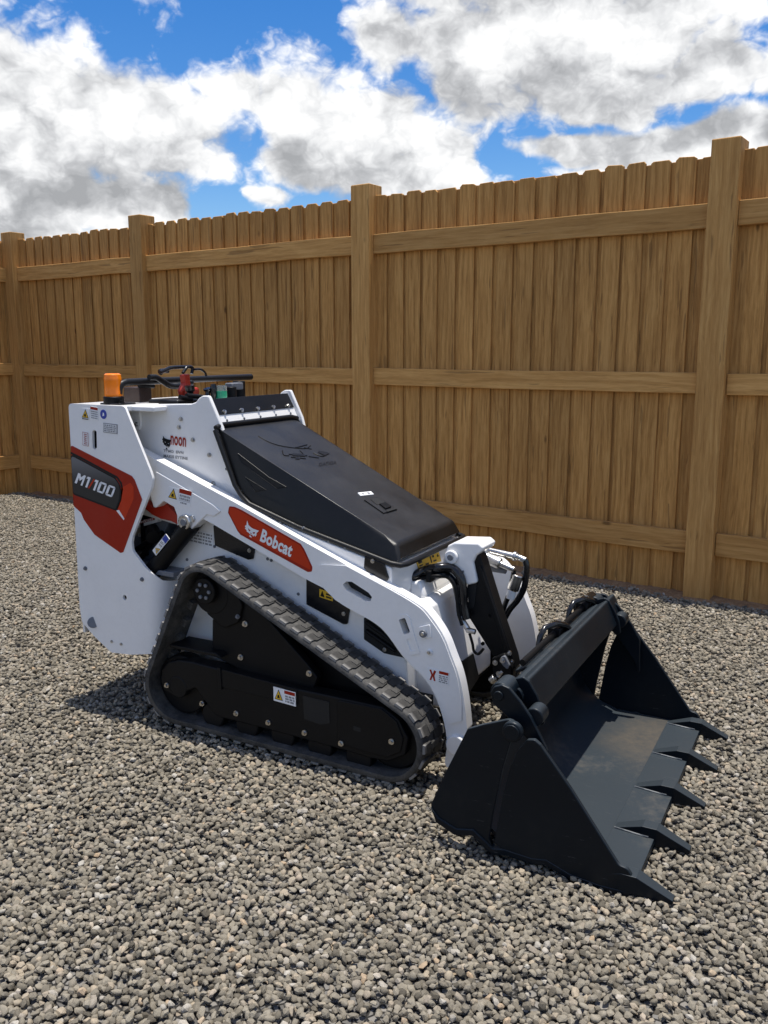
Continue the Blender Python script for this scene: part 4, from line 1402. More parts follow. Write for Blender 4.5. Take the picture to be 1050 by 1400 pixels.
# --- tracks
CIR = [((-1.345, 0.156), 0.150), ((-2.140, 0.575), 0.121), ((-2.298, 0.172), 0.150)]     # front idler, sprocket, rear idler


def hull_path(circles, extra, step=0.012):
    """closed outline of a belt stretched round the circles (anticlockwise seen from the near side)"""
    C_ = [(Vector(c), r + extra) for c, r in circles]
    segs = []
    n = len(C_)
    tang = []
    for i in range(n):
        (c1, r1), (c2, r2) = C_[i], C_[(i + 1) % n]
        d = c2 - c1
        L_ = d.length
        d.normalize()
        nrm = Vector((d.y, -d.x))        # outward for anticlockwise travel
        s = (r1 - r2) / L_
        k = math.sqrt(1 - s * s)
        m_ = nrm * k + d * s
        tang.append((c1 + m_ * r1, c2 + m_ * r2, m_))
    pts = []
    for i in range(n):
        c, r = C_[i]
        m0 = tang[i - 1][2]
        m1 = tang[i][2]
        a0, a1 = math.atan2(m0.y, m0.x), math.atan2(m1.y, m1.x)
        while a1 < a0:
            a1 += 2 * PI
        k = max(3, int((a1 - a0) * 12))
        for j in range(k + 1):
            a = a0 + (a1 - a0) * j / k
            pts.append(c + Vector((math.cos(a), math.sin(a))) * r)
        p, q, _ = tang[i]
        k = max(2, int((C_[(i + 1) % n][0] - C_[i][0]).length / 0.03))
        for j in range(1, k):
            pts.append(p.lerp(q, j / k))
    return pts


def resample(P, n):
    cum = [0]
    for a, b in zip(P, P[1:] + P[:1]):
        cum.append(cum[-1] + (b - a).length)
    T_ = cum[-1]
    res = []
    i = 0
    for k in range(n):
        s = T_ * k / n
        while cum[i + 1] < s:
            i += 1
        a, b = P[i], P[(i + 1) % len(P)]
        f = (s - cum[i]) / max(1e-9, cum[i + 1] - cum[i])
        p = a.lerp(b, f)
        res.append((p, (b - a).normalized()))
    return res


def lug_mesh(wd):
    """worn tread block with bevelled flanks; z is outward, x along the belt, y across"""
    bm = bmesh.new()
    lo = [(-.024, -wd / 2), (.016, -wd / 2), (.020, -.30 * wd), (.031, -.1 * wd), (.031, wd / 2), (-.013, wd / 2), (-.016, 0.2 * wd), (-.026, .05 * wd)]
    lo = [(x * .78, y) for x, y in lo]
    A = [bm.verts.new((x, y, -0.003)) for x, y in lo]
    B = [bm.verts.new((x * .88, y * .97, 0.0058)) for x, y in lo]
    n = len(lo)
    bm.faces.new(B)
    bm.faces.new(A)
    for i in range(n):
        bm.faces.new((A[i], A[(i + 1) % n], B[(i + 1) % n], B[i]))
    bmesh.ops.bevel(bm, geom=[e for e in bm.edges if all(v.co.z > 0.01 for v in e.verts)], offset=0.0025, segments=2, affect='EDGES')
    me = mesh_of('tread_lug', bm)
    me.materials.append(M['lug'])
    me.shade_smooth()
    me.set_sharp_from_angle(angle=R(40))
    return me


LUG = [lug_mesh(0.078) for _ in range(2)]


def track(y0, y1, near):
    outer = hull_path(CIR, 0.0)
    inner = hull_path(CIR, -0.024)
    bm = bmesh.new()
    o_, i_ = [(p.x, p.y) for p in outer], [(p.x, p.y) for p in inner]
    n = len(o_)
    r4 = []
    e = 0.007
    for (ox, oz), (ix, iz) in zip(o_, i_):
        dx, dz = (ix - ox) / 0.024 * e, (iz - oz) / 0.024 * e
        sect = [(ox, y0 + e, oz), (ox, y1 - e, oz), (ox + dx, y1, oz + dz), (ix, y1, iz), (ix, y0, iz), (ox + dx, y0, oz + dz)]
        r4.append([bm.verts.new(q) for q in sect])
    for k in range(n):
        A, B = r4[k], r4[(k + 1) % n]
        for j in range(6):
            bm.faces.new((A[j], A[(j + 1) % 6], B[(j + 1) % 6], B[j]))
    tr = link('track', mesh_of('track', bm), M['rubber'], root, smooth=50)
    cnt = 54
    rs = resample(outer, cnt * 2)
    wdt = y1 - y0
    for k, (p, t_) in enumerate(rs):
        for row, yy in ((0, y0 + 0.0395), (1, y1 - 0.0395)):
            if k % 2 != row:
                continue
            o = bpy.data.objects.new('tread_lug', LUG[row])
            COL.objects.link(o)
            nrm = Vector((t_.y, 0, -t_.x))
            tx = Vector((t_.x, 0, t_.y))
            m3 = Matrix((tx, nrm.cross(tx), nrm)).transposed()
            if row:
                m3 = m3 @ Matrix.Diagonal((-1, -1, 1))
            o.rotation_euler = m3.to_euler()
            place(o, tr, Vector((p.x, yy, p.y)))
    # middle row of low bars joining the two sides
    for k, (p, t_) in enumerate(resample(outer, cnt)):
        o = bpy.data.objects.new('tread_bar', BAR)
        COL.objects.link(o)
        nrm = Vector((t_.y, 0, -t_.x))
        tx = Vector((t_.x, 0, t_.y))
        m3 = Matrix((tx, nrm.cross(tx), nrm)).transposed()
        o.rotation_euler = m3.to_euler()
        place(o, tr, Vector((p.x, (y0 + y1) / 2, p.y)))
    # drive teeth on the inside of the belt
    for k, (p, t_) in enumerate(resample(inner, 36)):
        o = bpy.data.objects.new('guide_tooth', GUIDE)
        COL.objects.link(o)
        nrm = Vector((t_.y, 0, -t_.x))
        tx = Vector((t_.x, 0, t_.y))
        m3 = Matrix((tx, nrm.cross(tx), nrm)).transposed()
        o.rotation_euler = m3.to_euler()
        place(o, tr, Vector((p.x, (y0 + y1) / 2 + 0.02, p.y)))
    return tr


BAR = mesh_of('tread_bar', box_bm((-.012, -.030, -.003), (.012, .030, .008)))
BAR.materials.append(M['rubber'])
GUIDE = mesh_of('guide_tooth', box_bm((-.016, -.016, -.026), (.016, .016, .002)))
GUIDE.materials.append(M['rubber'])
track(2.537, 2.70, True)
track(3.403, 3.566, False)


def undercarriage(yf):
    """yf maps the depth measured in from the outer face to y"""
    Yp = lambda d: yf(d)
    lower = [(-2.3901,0.1861),(-2.3768,0.2351),(-2.3403,0.2693),(-2.2865,0.2861),(-2.2157,0.2907),(-2.1792,0.2879),(-1.7154,0.2701),(-1.5505,0.2706),(-1.3679,0.2704),(-1.3049,0.2355),(-1.2671,0.1727),(-1.2793,0.1102),(-1.3423,0.0719),(-1.4198,0.066),(-1.5262,0.0727),(-1.8938,0.0826),(-2.0871,0.0845),(-2.1227,0.0955),(-2.2062,0.1861),(-2.3141,0.1286),(-2.3746,0.1421)]
    fr = plate('track_frame', lower, Yp(.030), Yp(.095), M['black'], root, rad=0.012, bev=0.005)
    rib = [(-2.0885,0.2934),(-2.0744,0.2929),(-2.071,0.2041),(-2.0852,0.2044)]
    plate('frame_rib', rib, Yp(.022), Yp(.032), M['black'], fr, bev=0.002)
    plate('frame_panel', [(-2.0746,0.2869),(-1.7211,0.27),(-1.7224,0.207),(-2.0777,0.2148)], Yp(.0265), Yp(.032), M['black'], fr, rad=.008, bev=0.002)
    plate('frame_panel', [(-1.5519,0.263),(-1.3702,0.2658),(-1.3097,0.2294),(-1.2839,0.17),(-1.2951,0.1186),(-1.347,0.0876),(-1.52,0.0932),(-1.5507,0.0949)], Yp(.0255), Yp(.032), M['black'], fr, rad=.02, bev=0.003)
    plate('frame_opening', [(-1.6997,0.251),(-1.5865,0.2475),(-1.5845,0.1664),(-1.6254,0.1522),(-1.6951,0.1606)], Yp(.0280), Yp(.032), M['dark'], fr, rad=.004, bev=0)
    plate('frame_slot', [(-1.4834,0.1791),(-1.4534,0.1771),(-1.4535,0.1604),(-1.4835,0.1624)], Yp(.0245), Yp(.032), M['dark'], fr, rad=.003, bev=0)
    # top step of the frame
    st = [(-2.30, .345), (-2.09, .345), (-2.06, .325), (-2.30, .335)]
    plate('frame_step', [(-2.335, .330), (-2.335, .345), (-2.10, .345), (-2.075, .330)], Yp(.032), Yp(.150), M['black'], root, bev=0.003)
    plate('inner_frame', [(-2.13, .30), (-2.10, .62), (-2.06, .64), (-1.30, .27), (-1.22, .18), (-1.26, .06), (-1.40, .03), (-2.13, .06)], Yp(.150), Yp(.158), M['black'], root, bev=0)
    upper = [(-2.1474,0.4638),(-2.027,0.5806),(-1.9571,0.5668),(-1.7135,0.3604),(-1.6631,0.3093),(-1.6897,0.2499),(-1.7557,0.2375),(-1.9469,0.2581),(-2.155,0.3151)]
    plate('drive_plate', upper, Yp(.075), Yp(.110), M['black'], root, rad=0.015, bev=0.004)
    bx = [(-2.2167,0.4316),(-2.0682,0.591),(-2.0254,0.2811),(-2.1909,0.2527)]
    cx, cz = CIR[1][0]
    sp_ = cyl('sprocket', (cx, Yp(.06), cz), (cx, Yp(.115), cz), 0.085, M['black'], root, n=36, bev=.004)
    cyl('hub', (cx - .012, Yp(.035), cz + .012), (cx - .012, Yp(.061), cz + .012), 0.052, M['black'], sp_, n=28, bev=.004)
    for k in range(6):
        a = k * PI / 3
        cyl('hub_bolt', (cx - .012 + .028 * math.cos(a), Yp(.028), cz + .012 + .028 * math.sin(a)), (cx - .012 + .028 * math.cos(a), Yp(.036), cz + .012 + .028 * math.sin(a)), .008, M['grey_metal'], sp_, n=6, bev=.001)
    plate('motor_guard', [(cx - .02, cz - .09), (cx + .06, cz - .135), (cx + .13, cz - .10), (cx + .15, cz - .03), (cx + .10, cz + .06), (cx, cz + .08), (cx - .07, cz)], Yp(.062), Yp(.13), M['black'], root, rad=.03, bev=.004)
    # idlers and rollers
    for nm, (c, r) in (('idler', CIR[0]), ('idler', CIR[2])):
        w_ = cyl(nm, (c[0], Yp(.06), c[1]), (c[0], Yp(.12), c[1]), r - .028, M['black'], root, n=40, bev=.006)
        cyl('idler_hub', (c[0], Yp(.028), c[1]), (c[0], Yp(.061), c[1]), .045, M['black'], w_, n=24, bev=.004)
    for k in range(5):
        x = -2.13 + .165 * k
        z = 0.082 - .008 * k
        w_ = cyl('roller', (x, Yp(.034), z), (x, Yp(.14), z), 0.052, M['black'], root, n=28, bev=.005)
    return fr


FR = undercarriage(lambda d: 2.537 + d)
undercarriage(lambda d: 3.566 - d)
for s, y in (('335 853,329 898.6', 2.609), ('422.6 920.7', 2.609), ('227.8 937,276 962,322.5 975.4,366.5 988,416 1002,466 1016.5,535 1014', 2.563)):
    pass
for p in [(-1.9867,2.609,0.4699),(-2.0125,2.609,0.3317),(-1.6987,2.609,0.3218)]:
    bolt(root, (p[0], 2.6105, p[2]), r=0.012)
for p in [(-2.3533,2.563,0.17),(-2.1748,2.563,0.1268),(-2.0082,2.563,0.1193),(-1.8571,2.563,0.1128),(-1.6943,2.563,0.1062)]:
    bolt(root, (p[0], 2.5655, p[2]), r=0.011)
for p in [(-1.5346,2.559,0.101),(-1.3288,2.559,0.1531)]:
    bolt(root, (p[0], 2.561, p[2]), r=0.011)
bolt(root, [(-2.0119,2.598,0.4984)][0], r=0.009, m=M['grey_metal'])
sticker('warning_label', FR, [(-1.8273,2.5625,0.2082),(-1.7291,2.5625,0.2029),(-1.8275,2.5625,0.2632)], hazard_shapes(.05, .43, .15, .9, 1, 3) + [(2, rect(.5, .72, .98, .95), 0)] + lines(.54, .95, .1, .64, 3, .3, 0, 4, 5),
        [M['white_print'], M['yellow_print'], M['red_print'], M['black_print'], M['grey_print']])

# --- front of the chassis: nose, mast and its ram
nose = [(-1.40, 0.60), (-1.325, 0.60), (-1.30, 0.575), (-1.245, 0.33), (-1.245, 0.20), (-1.36, 0.20)]
plate('nose', nose, 2.80, 3.30, M['white'], root, rad=0.02, bev=0.012, segs=3)
plate('nose_step', [(-1.40, 0.655), (-1.36, 0.66), (-1.335, 0.60), (-1.40, 0.58)], 2.84, 3.26, M['white'], root, rad=0.015, bev=0.01, segs=3)
q = [(-1.262,2.9639,0.3267),(-1.262,3.095,0.3238),(-1.262,3.1622,0.2005),(-1.262,3.0716,0.1762),(-1.262,3.0048,0.1908)]
bm = bmesh.new()
pp = roundp([(p[1], p[2]) for p in q], .01)
zx = lambda z: -1.245 - max(0, (z - 0.33)) * 0.225
A = [bm.verts.new((zx(b) + .003, a, b)) for a, b in pp]
B = [bm.verts.new((zx(b) - .01, a, b)) for a, b in pp]
bm.faces.new(A)
for i in range(len(A)):
    bm.faces.new((A[i], A[(i + 1) % len(A)], B[(i + 1) % len(A)], B[i]))
link('nose_opening', mesh_of('nose_opening', bm), M['dark'], root)
box('belly_plate', (-2.30, 2.74, 0.16), (-1.28, 3.36, 0.25), M['black'], root)
mast = [(-1.3143,0.7003),(-1.3073,0.7377),(-1.2915,0.7842),(-1.2651,0.7995),(-1.1693,0.8066),(-1.1489,0.791),(-1.1543,0.7767),(-1.1783,0.7562),(-1.1893,0.7301),(-1.1705,0.656),(-1.2066,0.643),(-1.2719,0.663)]
plate('mast_bracket', mast, 2.94, 3.07, M['white'], root, rad=0.012, bev=0.007, segs=3)
pv = [(-1.2731,2.94,0.7443)][0]
pin = cyl('mast_pin', (pv[0], 2.942, pv[2]), (pv[0], 2.925, pv[2]), 0.026, M['white'], root, n=28, bev=.004)
cyl('pin_cap', (pv[0], 2.926, pv[2]), (pv[0], 2.920, pv[2]), 0.012, M['grey_metal'], pin, n=18)
ram = [(-1.2272,0.5403),(-1.1836,0.6452),(-1.1794,0.6541),(-1.1983,0.7272),(-1.1901,0.7504),(-1.1773,0.7629),(-1.1654,0.7476),(-1.104,0.5745),(-1.0306,0.3833),(-1.0211,0.3453),(-1.0433,0.3272),(-1.102,0.3713)]
plate('tilt_ram_guard', ram, 2.955, 3.022, M['black'], root, rad=0.006, bev=0.004)
plate('ram_recess', [(-1.2188,0.6832),(-1.1986,0.6996),(-1.1771,0.6435),(-1.1871,0.5577),(-1.2074,0.5435)], 2.9525, 2.957, M['dark'], root, rad=.003, bev=0)
plate('guard_clip', [(-1.253,0.6968),(-1.2267,0.7139),(-1.2054,0.6688),(-1.2345,0.6512)], 2.946, 2.957, M['gloss_black'], root, rad=.004, bev=.002)
bolt(root, [(-1.2274,2.9455,0.6924)][0], r=.008, m=M['grey_metal'])
# black hose guide arching from the arm to the mast
tube('hose_guide', [(-1.4707,2.86,0.6372),(-1.4093,2.86,0.6646)] + [(-1.3681,2.9,0.6887),(-1.3083,2.9,0.707)] + [(-1.2681,2.93,0.7022),(-1.2352,2.93,0.6754),(-1.2226,2.93,0.6266),(-1.2187,2.93,0.5708),(-1.206,2.93,0.516)], 0.017, M['gloss_black'], root, n=12)
tube('hose_guide', [(-1.456,2.88,0.6229),(-1.4007,2.88,0.6412)] + [(-1.3604,2.91,0.6591),(-1.3094,2.91,0.6766)] + [(-1.2869,2.94,0.6696),(-1.2597,2.94,0.6419),(-1.2439,2.94,0.5874),(-1.2341,2.94,0.532)], 0.014, M['gloss_black'], root, n=10)
for dy, r_ in ((-0.03, .0065), (0.022, .0075), (0.045, .006)):
    pts_ = [(-1.4726,2.87,0.6088),(-1.4141,2.87,0.6363)] + [(-1.3726,2.91,0.6604),(-1.3125,2.91,0.679)] + [(-1.275,2.94,0.6711),(-1.2478,2.94,0.6434),(-1.2382,2.94,0.5967),(-1.2313,2.94,0.5409),(-1.2157,2.94,0.4948)]
    tube('hose', [(x, y + dy, z + .012 * (dy > 0)) for x, y, z in pts_], r_, M['black'], root, n=8)
for k_, p in enumerate([(-1.4413,2.9,0.6314),(-1.3378,2.9,0.6754)] + [(-1.2386,2.94,0.6221),(-1.2285,2.94,0.5498)]):
    box('hose_clamp', (p[0] - .010, p[1] - .030, p[2] - .022), (p[0] + .010, p[1] + .03, p[2] + .022), M['black'], root, bev=.003)
plate('guard_ridge', [(-1.1701,0.714),(-1.1615,0.7178),(-1.0637,0.4629),(-1.0327,0.3692),(-1.0438,0.3587),(-1.0749,0.4555)], 2.948, 2.957, M['black'], root, bev=.002)
for p in [(-1.1954,2.9535,0.5339),(-1.1491,2.9535,0.4212),(-1.1283,2.9535,0.5322)]:
    bolt(root, p, r=.007, m=M['black'])
for p in [(-1.3998,2.872,0.6348),(-1.3726,2.872,0.6467)]:
    bolt(root, p, r=.007)
# ram fittings
for s, y in (('633 846,636 855', 2.94), ('637 858,640 864', 2.935), ('646 858,649 866', 2.935)):
    a = [(-1.2249,2.94,0.5134),(-1.2155,2.94,0.4862)] if y == 2.94 else None
a = [(-1.2277,2.94,0.5044),(-1.2004,2.94,0.4685)]
cyl('fitting', a[0], a[1], .011, M['steel'], root, n=10)
a = [(-1.2072,2.935,0.4718),(-1.1719,2.935,0.4687)]
cyl('fitting', a[0], a[1], .011, M['steel'], root, n=8)
tube('hose', [(-1.1932,2.93,0.4611),(-1.1807,2.93,0.4232),(-1.1743,2.93,0.3957),(-1.1565,2.93,0.3872),(-1.1366,2.93,0.4104)], .0055, M['black'], root, n=8)
plate('ram_clevis', [(-1.1041,0.3789),(-1.0534,0.4072),(-1.0238,0.3587),(-1.0276,0.293),(-1.0671,0.2772),(-1.0967,0.3089)], 2.93, 2.955, M['black'], root, rad=.012, bev=.004)
plate('clevis_link', [(-1.0663,0.3913),(-1.0495,0.4025),(-1.0288,0.3668),(-1.0368,0.3485),(-1.06,0.367)], 2.918, 2.931, M['grey_metal'], root, rad=.008, bev=.002)
for s in ('687 903', '677 908', '702 897', '705 911'):
    pass
for p in [(-1.0564,2.917,0.3827)] + [(-1.089,2.929,0.3647),(-1.0737,2.929,0.3248)] + [(-1.0446,2.953,0.4014),(-1.0352,2.953,0.3691)]:
    bolt(root, p, r=.010)
a = [(-1.1011,2.92,0.2944),(-1.0843,2.92,0.3117)]
cyl('fitting', a[0], a[1], .014, M['steel'], root, n=12)
a = [(-1.0774,2.94,0.309),(-1.0609,2.94,0.3348)]
cyl('fitting', a[0], a[1], .012, M['steel'], root, n=12)
# auxiliary couplers on the far side
a = [(-1.2379,3.2,0.7207),(-1.1036,3.2,0.7058)]
cyl('coupler', a[0], a[1], .0135, M['steel'], root, n=16)
a = [(-1.1189,3.2,0.7159),(-1.1063,3.2,0.6938)]
cyl('coupler_collar', [(-1.1247,3.2,0.7093)][0], [(-1.1127,3.2,0.7077)][0], .019, M['steel'], root, n=16)
a = [(-1.1036,3.2,0.7058),(-1.0736,3.2,0.6975)]
cyl('coupler_end', a[0], a[1], .012, M['steel'], root, n=16)
a = [(-1.2287,3.17,0.6982),(-1.1672,3.17,0.6786)]
cyl('coupler', a[0], a[1], .023, M['steel'], root, n=18, bev=.004)
a = [(-1.1672,3.17,0.6786),(-1.1096,3.17,0.6619)]
cyl('coupler_end', a[0], a[1], .012, M['steel'], root, n=14)
a = [(-1.2294,3.19,0.6522),(-1.1497,3.19,0.6497)]
cyl('coupler', a[0], a[1], .014, M['grey_metal'], root, n=14)
tube('coupler_hose', [(-1.0766,3.2,0.7001),(-1.0698,3.2,0.6716),(-1.0714,3.2,0.6274),(-1.079,3.2,0.5822),(-1.1017,3.2,0.5347),(-1.1338,3.2,0.4913),(-1.1542,3.2,0.4522)], .0125, M['gloss_black'], root, n=10)
tube('coupler_hose', [(-1.1131,3.18,0.6592),(-1.1208,3.18,0.6112),(-1.1315,3.18,0.5595),(-1.1484,3.18,0.5096),(-1.1625,3.18,0.4655)], .010, M['gloss_black'], root, n=10)
a = [(-1.1012,3.19,0.6408),(-1.1204,3.19,0.5763)]
cyl('hose_sleeve', a[0], a[1], .024, M['steel'], root, n=16, bev=.003)
a = [(-1.1217,3.185,0.5774),(-1.1297,3.185,0.5407)]
cyl('hose_sleeve', a[0], a[1], .018, M['white_print'], root, n=14, bev=.003)

# --- bucket
YN, YFR = 2.305, 3.52
shell = [(-0.432, 0.012), (-0.60, 0.016), (-0.765, 0.020), (-0.845, 0.050), (-0.905, 0.110), (-0.935, 0.190), (-0.925, 0.270), (-0.885, 0.345), (-0.815, 0.425)]
sm = [tuple(v) for v in [(p.x, p.z) for p in spline([(x, 0, z) for x, z in shell[2:]], 4)]]
path = shell[:2] + sm
outp, inp = [], []
for i, p in enumerate(path):
    a, b = Vector(path[max(i - 1, 0)]), Vector(path[min(i + 1, len(path) - 1)])
    d = (b - a).normalized()
    nn = Vector((d.y, -d.x)) * 0.012
    inp.append(p)
    outp.append((p[0] - nn.x * -1, p[1] - nn.y * -1) if False else (p[0] + nn.x, p[1] + nn.y))
prof = inp + outp[::-1]
bm = prism_bm(prof, YN + .012, YFR - .012)
BK = link('bucket', mesh_of('bucket', bm), M['bucket'], root, smooth=30, label='wide dark charcoal toothed bucket resting on the gravel')
# top bar
tb = [(-0.797, 0.528), (-0.752, 0.428), (-0.790, 0.405), (-0.835, 0.432), (-0.845, 0.495)]
bar = plate('top_bar', tb, 2.42, 3.50, M['bucket'], BK, rad=.010, bev=.003)
cyl('cross_tube', (-0.835, 2.40, .470), (-0.835, 3.52, .470), 0.034, M['bucket'], BK, n=28)
# quick coupler behind the bar
plate('coupler_plate', [(-0.98, .16), (-0.86, .47), (-0.875, .478), (-1.0, .17)], 2.60, 3.42, M['black'], BK, bev=.003)
for y in (2.86, 3.22):
    lv = [(-0.905, y, .470), (-0.903, y + .008, .510), (-0.895, y + .035, .538), (-0.870, y + .10, .540), (-0.85, y + .15, .522), (-0.848, y + .18, .500)]
    tube('latch_lever', lv, .0105, M['gloss_black'], BK, n=8, smooth=False)
    box('lever_block', (-0.905, y + .10, .470), (-0.858, y + .20, .520), M['black'], BK, bev=.004)
    bolt(BK, (-0.868, y + .12, .540), d=(0, 0, 1), r=.010)
tube('latch_rod', [(-0.88, 2.62, .500), (-0.88, 3.44, .500)], .011, M['black'], BK, smooth=False)
plate('coupler_rail', [(-0.905, .470), (-0.850, .497), (-0.846, .489), (-0.90, .460)], 2.62, 3.44, M['bucket'], BK, bev=.002)
plate('far_hook', [(-0.93, .50), (-0.87, .545), (-0.85, .53), (-0.86, .47), (-0.92, .46)], 3.36, 3.44, M['gloss_black'], BK, rad=.012, bev=.004)
# side plates: rear half fixed to the shell, front half on the jaw, a curved joint between
rear_px = [(-0.938,0.3853),(-0.8894,0.4094),(-0.8126,0.4413),(-0.7924,0.4387),(-0.7893,0.4099),(-0.8059,0.3608),(-0.8254,0.2826),(-0.8395,0.202),(-0.8528,0.1276),(-0.8627,0.0506),(-0.8479,0.021),(-0.8718,0.036),(-0.9129,0.0633),(-0.9683,0.0506),(-1.0277,0.0715),(-1.0542,0.0941),(-1.0556,0.111),(-1.0052,0.2353)]
front_px = [(-0.7511,0.3933),(-0.7293,0.398),(-0.7114,0.3862),(-0.6193,0.2753),(-0.4733,0.0785),(-0.4487,0.0745),(-0.4345,0.054),(-0.4349,0.0019),(-0.4817,-0.0036),(-0.5213,-0.0021),(-0.6088,0.0058),(-0.6818,0.0309),(-0.7262,0.0227),(-0.8108,0.0268),(-0.8437,0.0415),(-0.8318,0.126),(-0.8201,0.2069),(-0.8018,0.2927),(-0.7788,0.3554)]
rear_r = [.01, 0, .02, .02, .02, .05, .05, .05, .05, 0, .004, .02, .02, .02, .02, .01, .01, 0]
front_r = [.01, .01, .01, 0, .02, .02, .02, .006, .01, .01, .02, .02, .02, .02, 0, .05, .05, .05, .03]
WEAR = [(-1.0546,0.1048),(-1.0268,0.0752),(-0.9674,0.0543),(-0.9121,0.067),(-0.8711,0.0397),(-0.8472,0.0223),(-0.8101,0.0305),(-0.7256,0.0263),(-0.6813,0.0345),(-0.6083,0.0094),(-0.5209,0.0014),(-0.4367,0.0048),(-0.436,-0.0086),(-0.5202,-0.0144),(-0.6076,-0.009),(-0.6807,0.0159),(-0.725,0.0075),(-0.8096,0.0114),(-0.8467,0.0031),(-0.8754,0.0191),(-0.9141,0.0471),(-0.972,0.0335),(-1.0341,0.0584)]
for (ya, yb) in ((2.300, 2.316), (YFR, YFR - .016)):
    plate('side_plate', roundp(rear_px, rear_r), ya, yb, M['bucket'], BK, bev=.0025)
    s_ = -.004 if ya < 3 else .004
    plate('jaw_plate', roundp(front_px, front_r), ya + s_, yb + s_, M['bucket'], BK, bev=.0025)
    # pivot boss and hinge link
    pc = [(-0.7917,0.414)][0]
    out_ = -1 if ya < 3 else 1
    cyl('pivot_boss', (pc[0], ya + out_ * .000, pc[1]), (pc[0], ya + out_ * .022, pc[1]), .031, M['bucket'], BK, n=32, bev=.005)
    cyl('pivot_cap', (pc[0], ya + out_ * .021, pc[1]), (pc[0], ya + out_ * .026, pc[1]), .024, M['bucket'], BK, n=28, bev=.002)
    # link lies just inside the side plate
    lk = [(-0.8835,0.4974),(-0.8724,0.5179),(-0.8474,0.5283),(-0.8244,0.5223),(-0.7895,0.488),(-0.7546,0.4449),(-0.7287,0.4002),(-0.7005,0.3494),(-0.718,0.3454),(-0.7345,0.3716),(-0.7636,0.3744),(-0.8054,0.4115),(-0.8382,0.4394),(-0.8711,0.4629)]
    if ya < 3:
        yl_, yl2 = 2.338, 2.352
    else:
        yl_, yl2 = 3.478, 3.464
    if ya > 3:
        lk = [(-0.8896,0.3947),(-0.8938,0.494),(-0.865,0.5257),(-0.8263,0.5277),(-0.7682,0.4865),(-0.7123,0.418),(-0.6775,0.359),(-0.6694,0.2027),(-0.696,0.2664),(-0.7398,0.3243),(-0.7806,0.3737),(-0.8237,0.4045)]
    plate('hinge_link', roundp(lk, .012), yl_, yl2, M['bucket'], BK, bev=.003)
    pr = [(-0.8557,0.4935)][0]
    yo = 2.36 if ya < 3 else 3.456
    cyl('roller', (pr[0], yl2, pr[1]), (pr[0] + .004, yl2 + (-out_) * .075, pr[1] + .004), .034, M['bucket'], BK, n=32, bev=.004)
    cyl('roller_pin', (pr[0], yl_, pr[1]), (pr[0], yl_ + out_ * .006, pr[1]), .015, M['bucket'], BK, n=24, bev=.002)
    p2 = [(-0.7506,0.44)][0]
    cyl('roller', (p2[0], yl2, p2[1]), (p2[0], yl2 + (-out_) * .060, p2[1]), .028, M['bucket'], BK, n=32, bev=.004)
    lug = [(-0.8446,0.5203),(-0.8079,0.5339),(-0.7892,0.5234),(-0.7628,0.4843),(-0.7456,0.4459),(-0.7372,0.3963),(-0.7596,0.3869),(-0.7908,0.4275),(-0.8153,0.4743)]
    lug = [(x, z) for x, z in lug]
    plate('inner_link', roundp(lug, .01), yl2 + (-out_) * .062, yl2 + (-out_) * .076, M['bucket'], BK, bev=.003)
    # lower wear strip
    plate('wear_strip', WEAR, ya + out_ * .006, ya - out_ * .02, M['bucket'], BK, bev=.002)
# floor edge and teeth
plate('cutting_edge', [(-0.425, 0.012), (-0.428, 0.024), (-0.555, 0.0275), (-0.555, 0.004), (-0.43, 0.002)], YN + .015, YFR - .015, M['bucket'], BK, bev=.001)


def tooth_mesh():
    """weld-on tooth: rising shank on the floor edge and a long wedge ahead of it"""
    w2 = 0.024
    top = [(-.115, .0235), (-.03, .052), (.012, .052), (.112, .006)]
    bot = [(-.115, .020), (-.03, .0), (.012, -.004), (.112, -.006)]
    hw = [.018, w2, w2, .016]
    bm = bmesh.new()
    rows = []
    for (tx, tz), (bx_, bz), h in zip(top, bot, hw):
        rows.append([bm.verts.new((tx, -h, tz)), bm.verts.new((tx, h, tz)), bm.verts.new((bx_, h, bz)), bm.verts.new((bx_, -h, bz))])
    for A, B in zip(rows, rows[1:]):
        for k in range(4):
            bm.faces.new((A[k], A[(k + 1) % 4], B[(k + 1) % 4], B[k]))
    bm.faces.new(rows[0])
    bm.faces.new(rows[-1])
    me = mesh_of('tooth', bm)
    me.materials.append(M['bucket'])
    return me


TM = tooth_mesh()
for k, y in enumerate((2.318, 2.600, 2.895, 3.190, 3.485)):
    o = bpy.data.objects.new('tooth', TM)
    COL.objects.link(o)
    o.rotation_euler = (0, 0, random.uniform(-.01, .01))
    place(o, BK, Vector((-0.435, y, 0.004)))
    md = o.modifiers.new('edge', 'BEVEL')
    md.width = .0025
    md.segments = 2
    if k:
        tube('weld', [(-0.552, y - .0205, .0285), (-0.50, y - .0235, .0275), (-0.445, y - .0265, .0265)], .0035, M['weld'], BK, n=6)

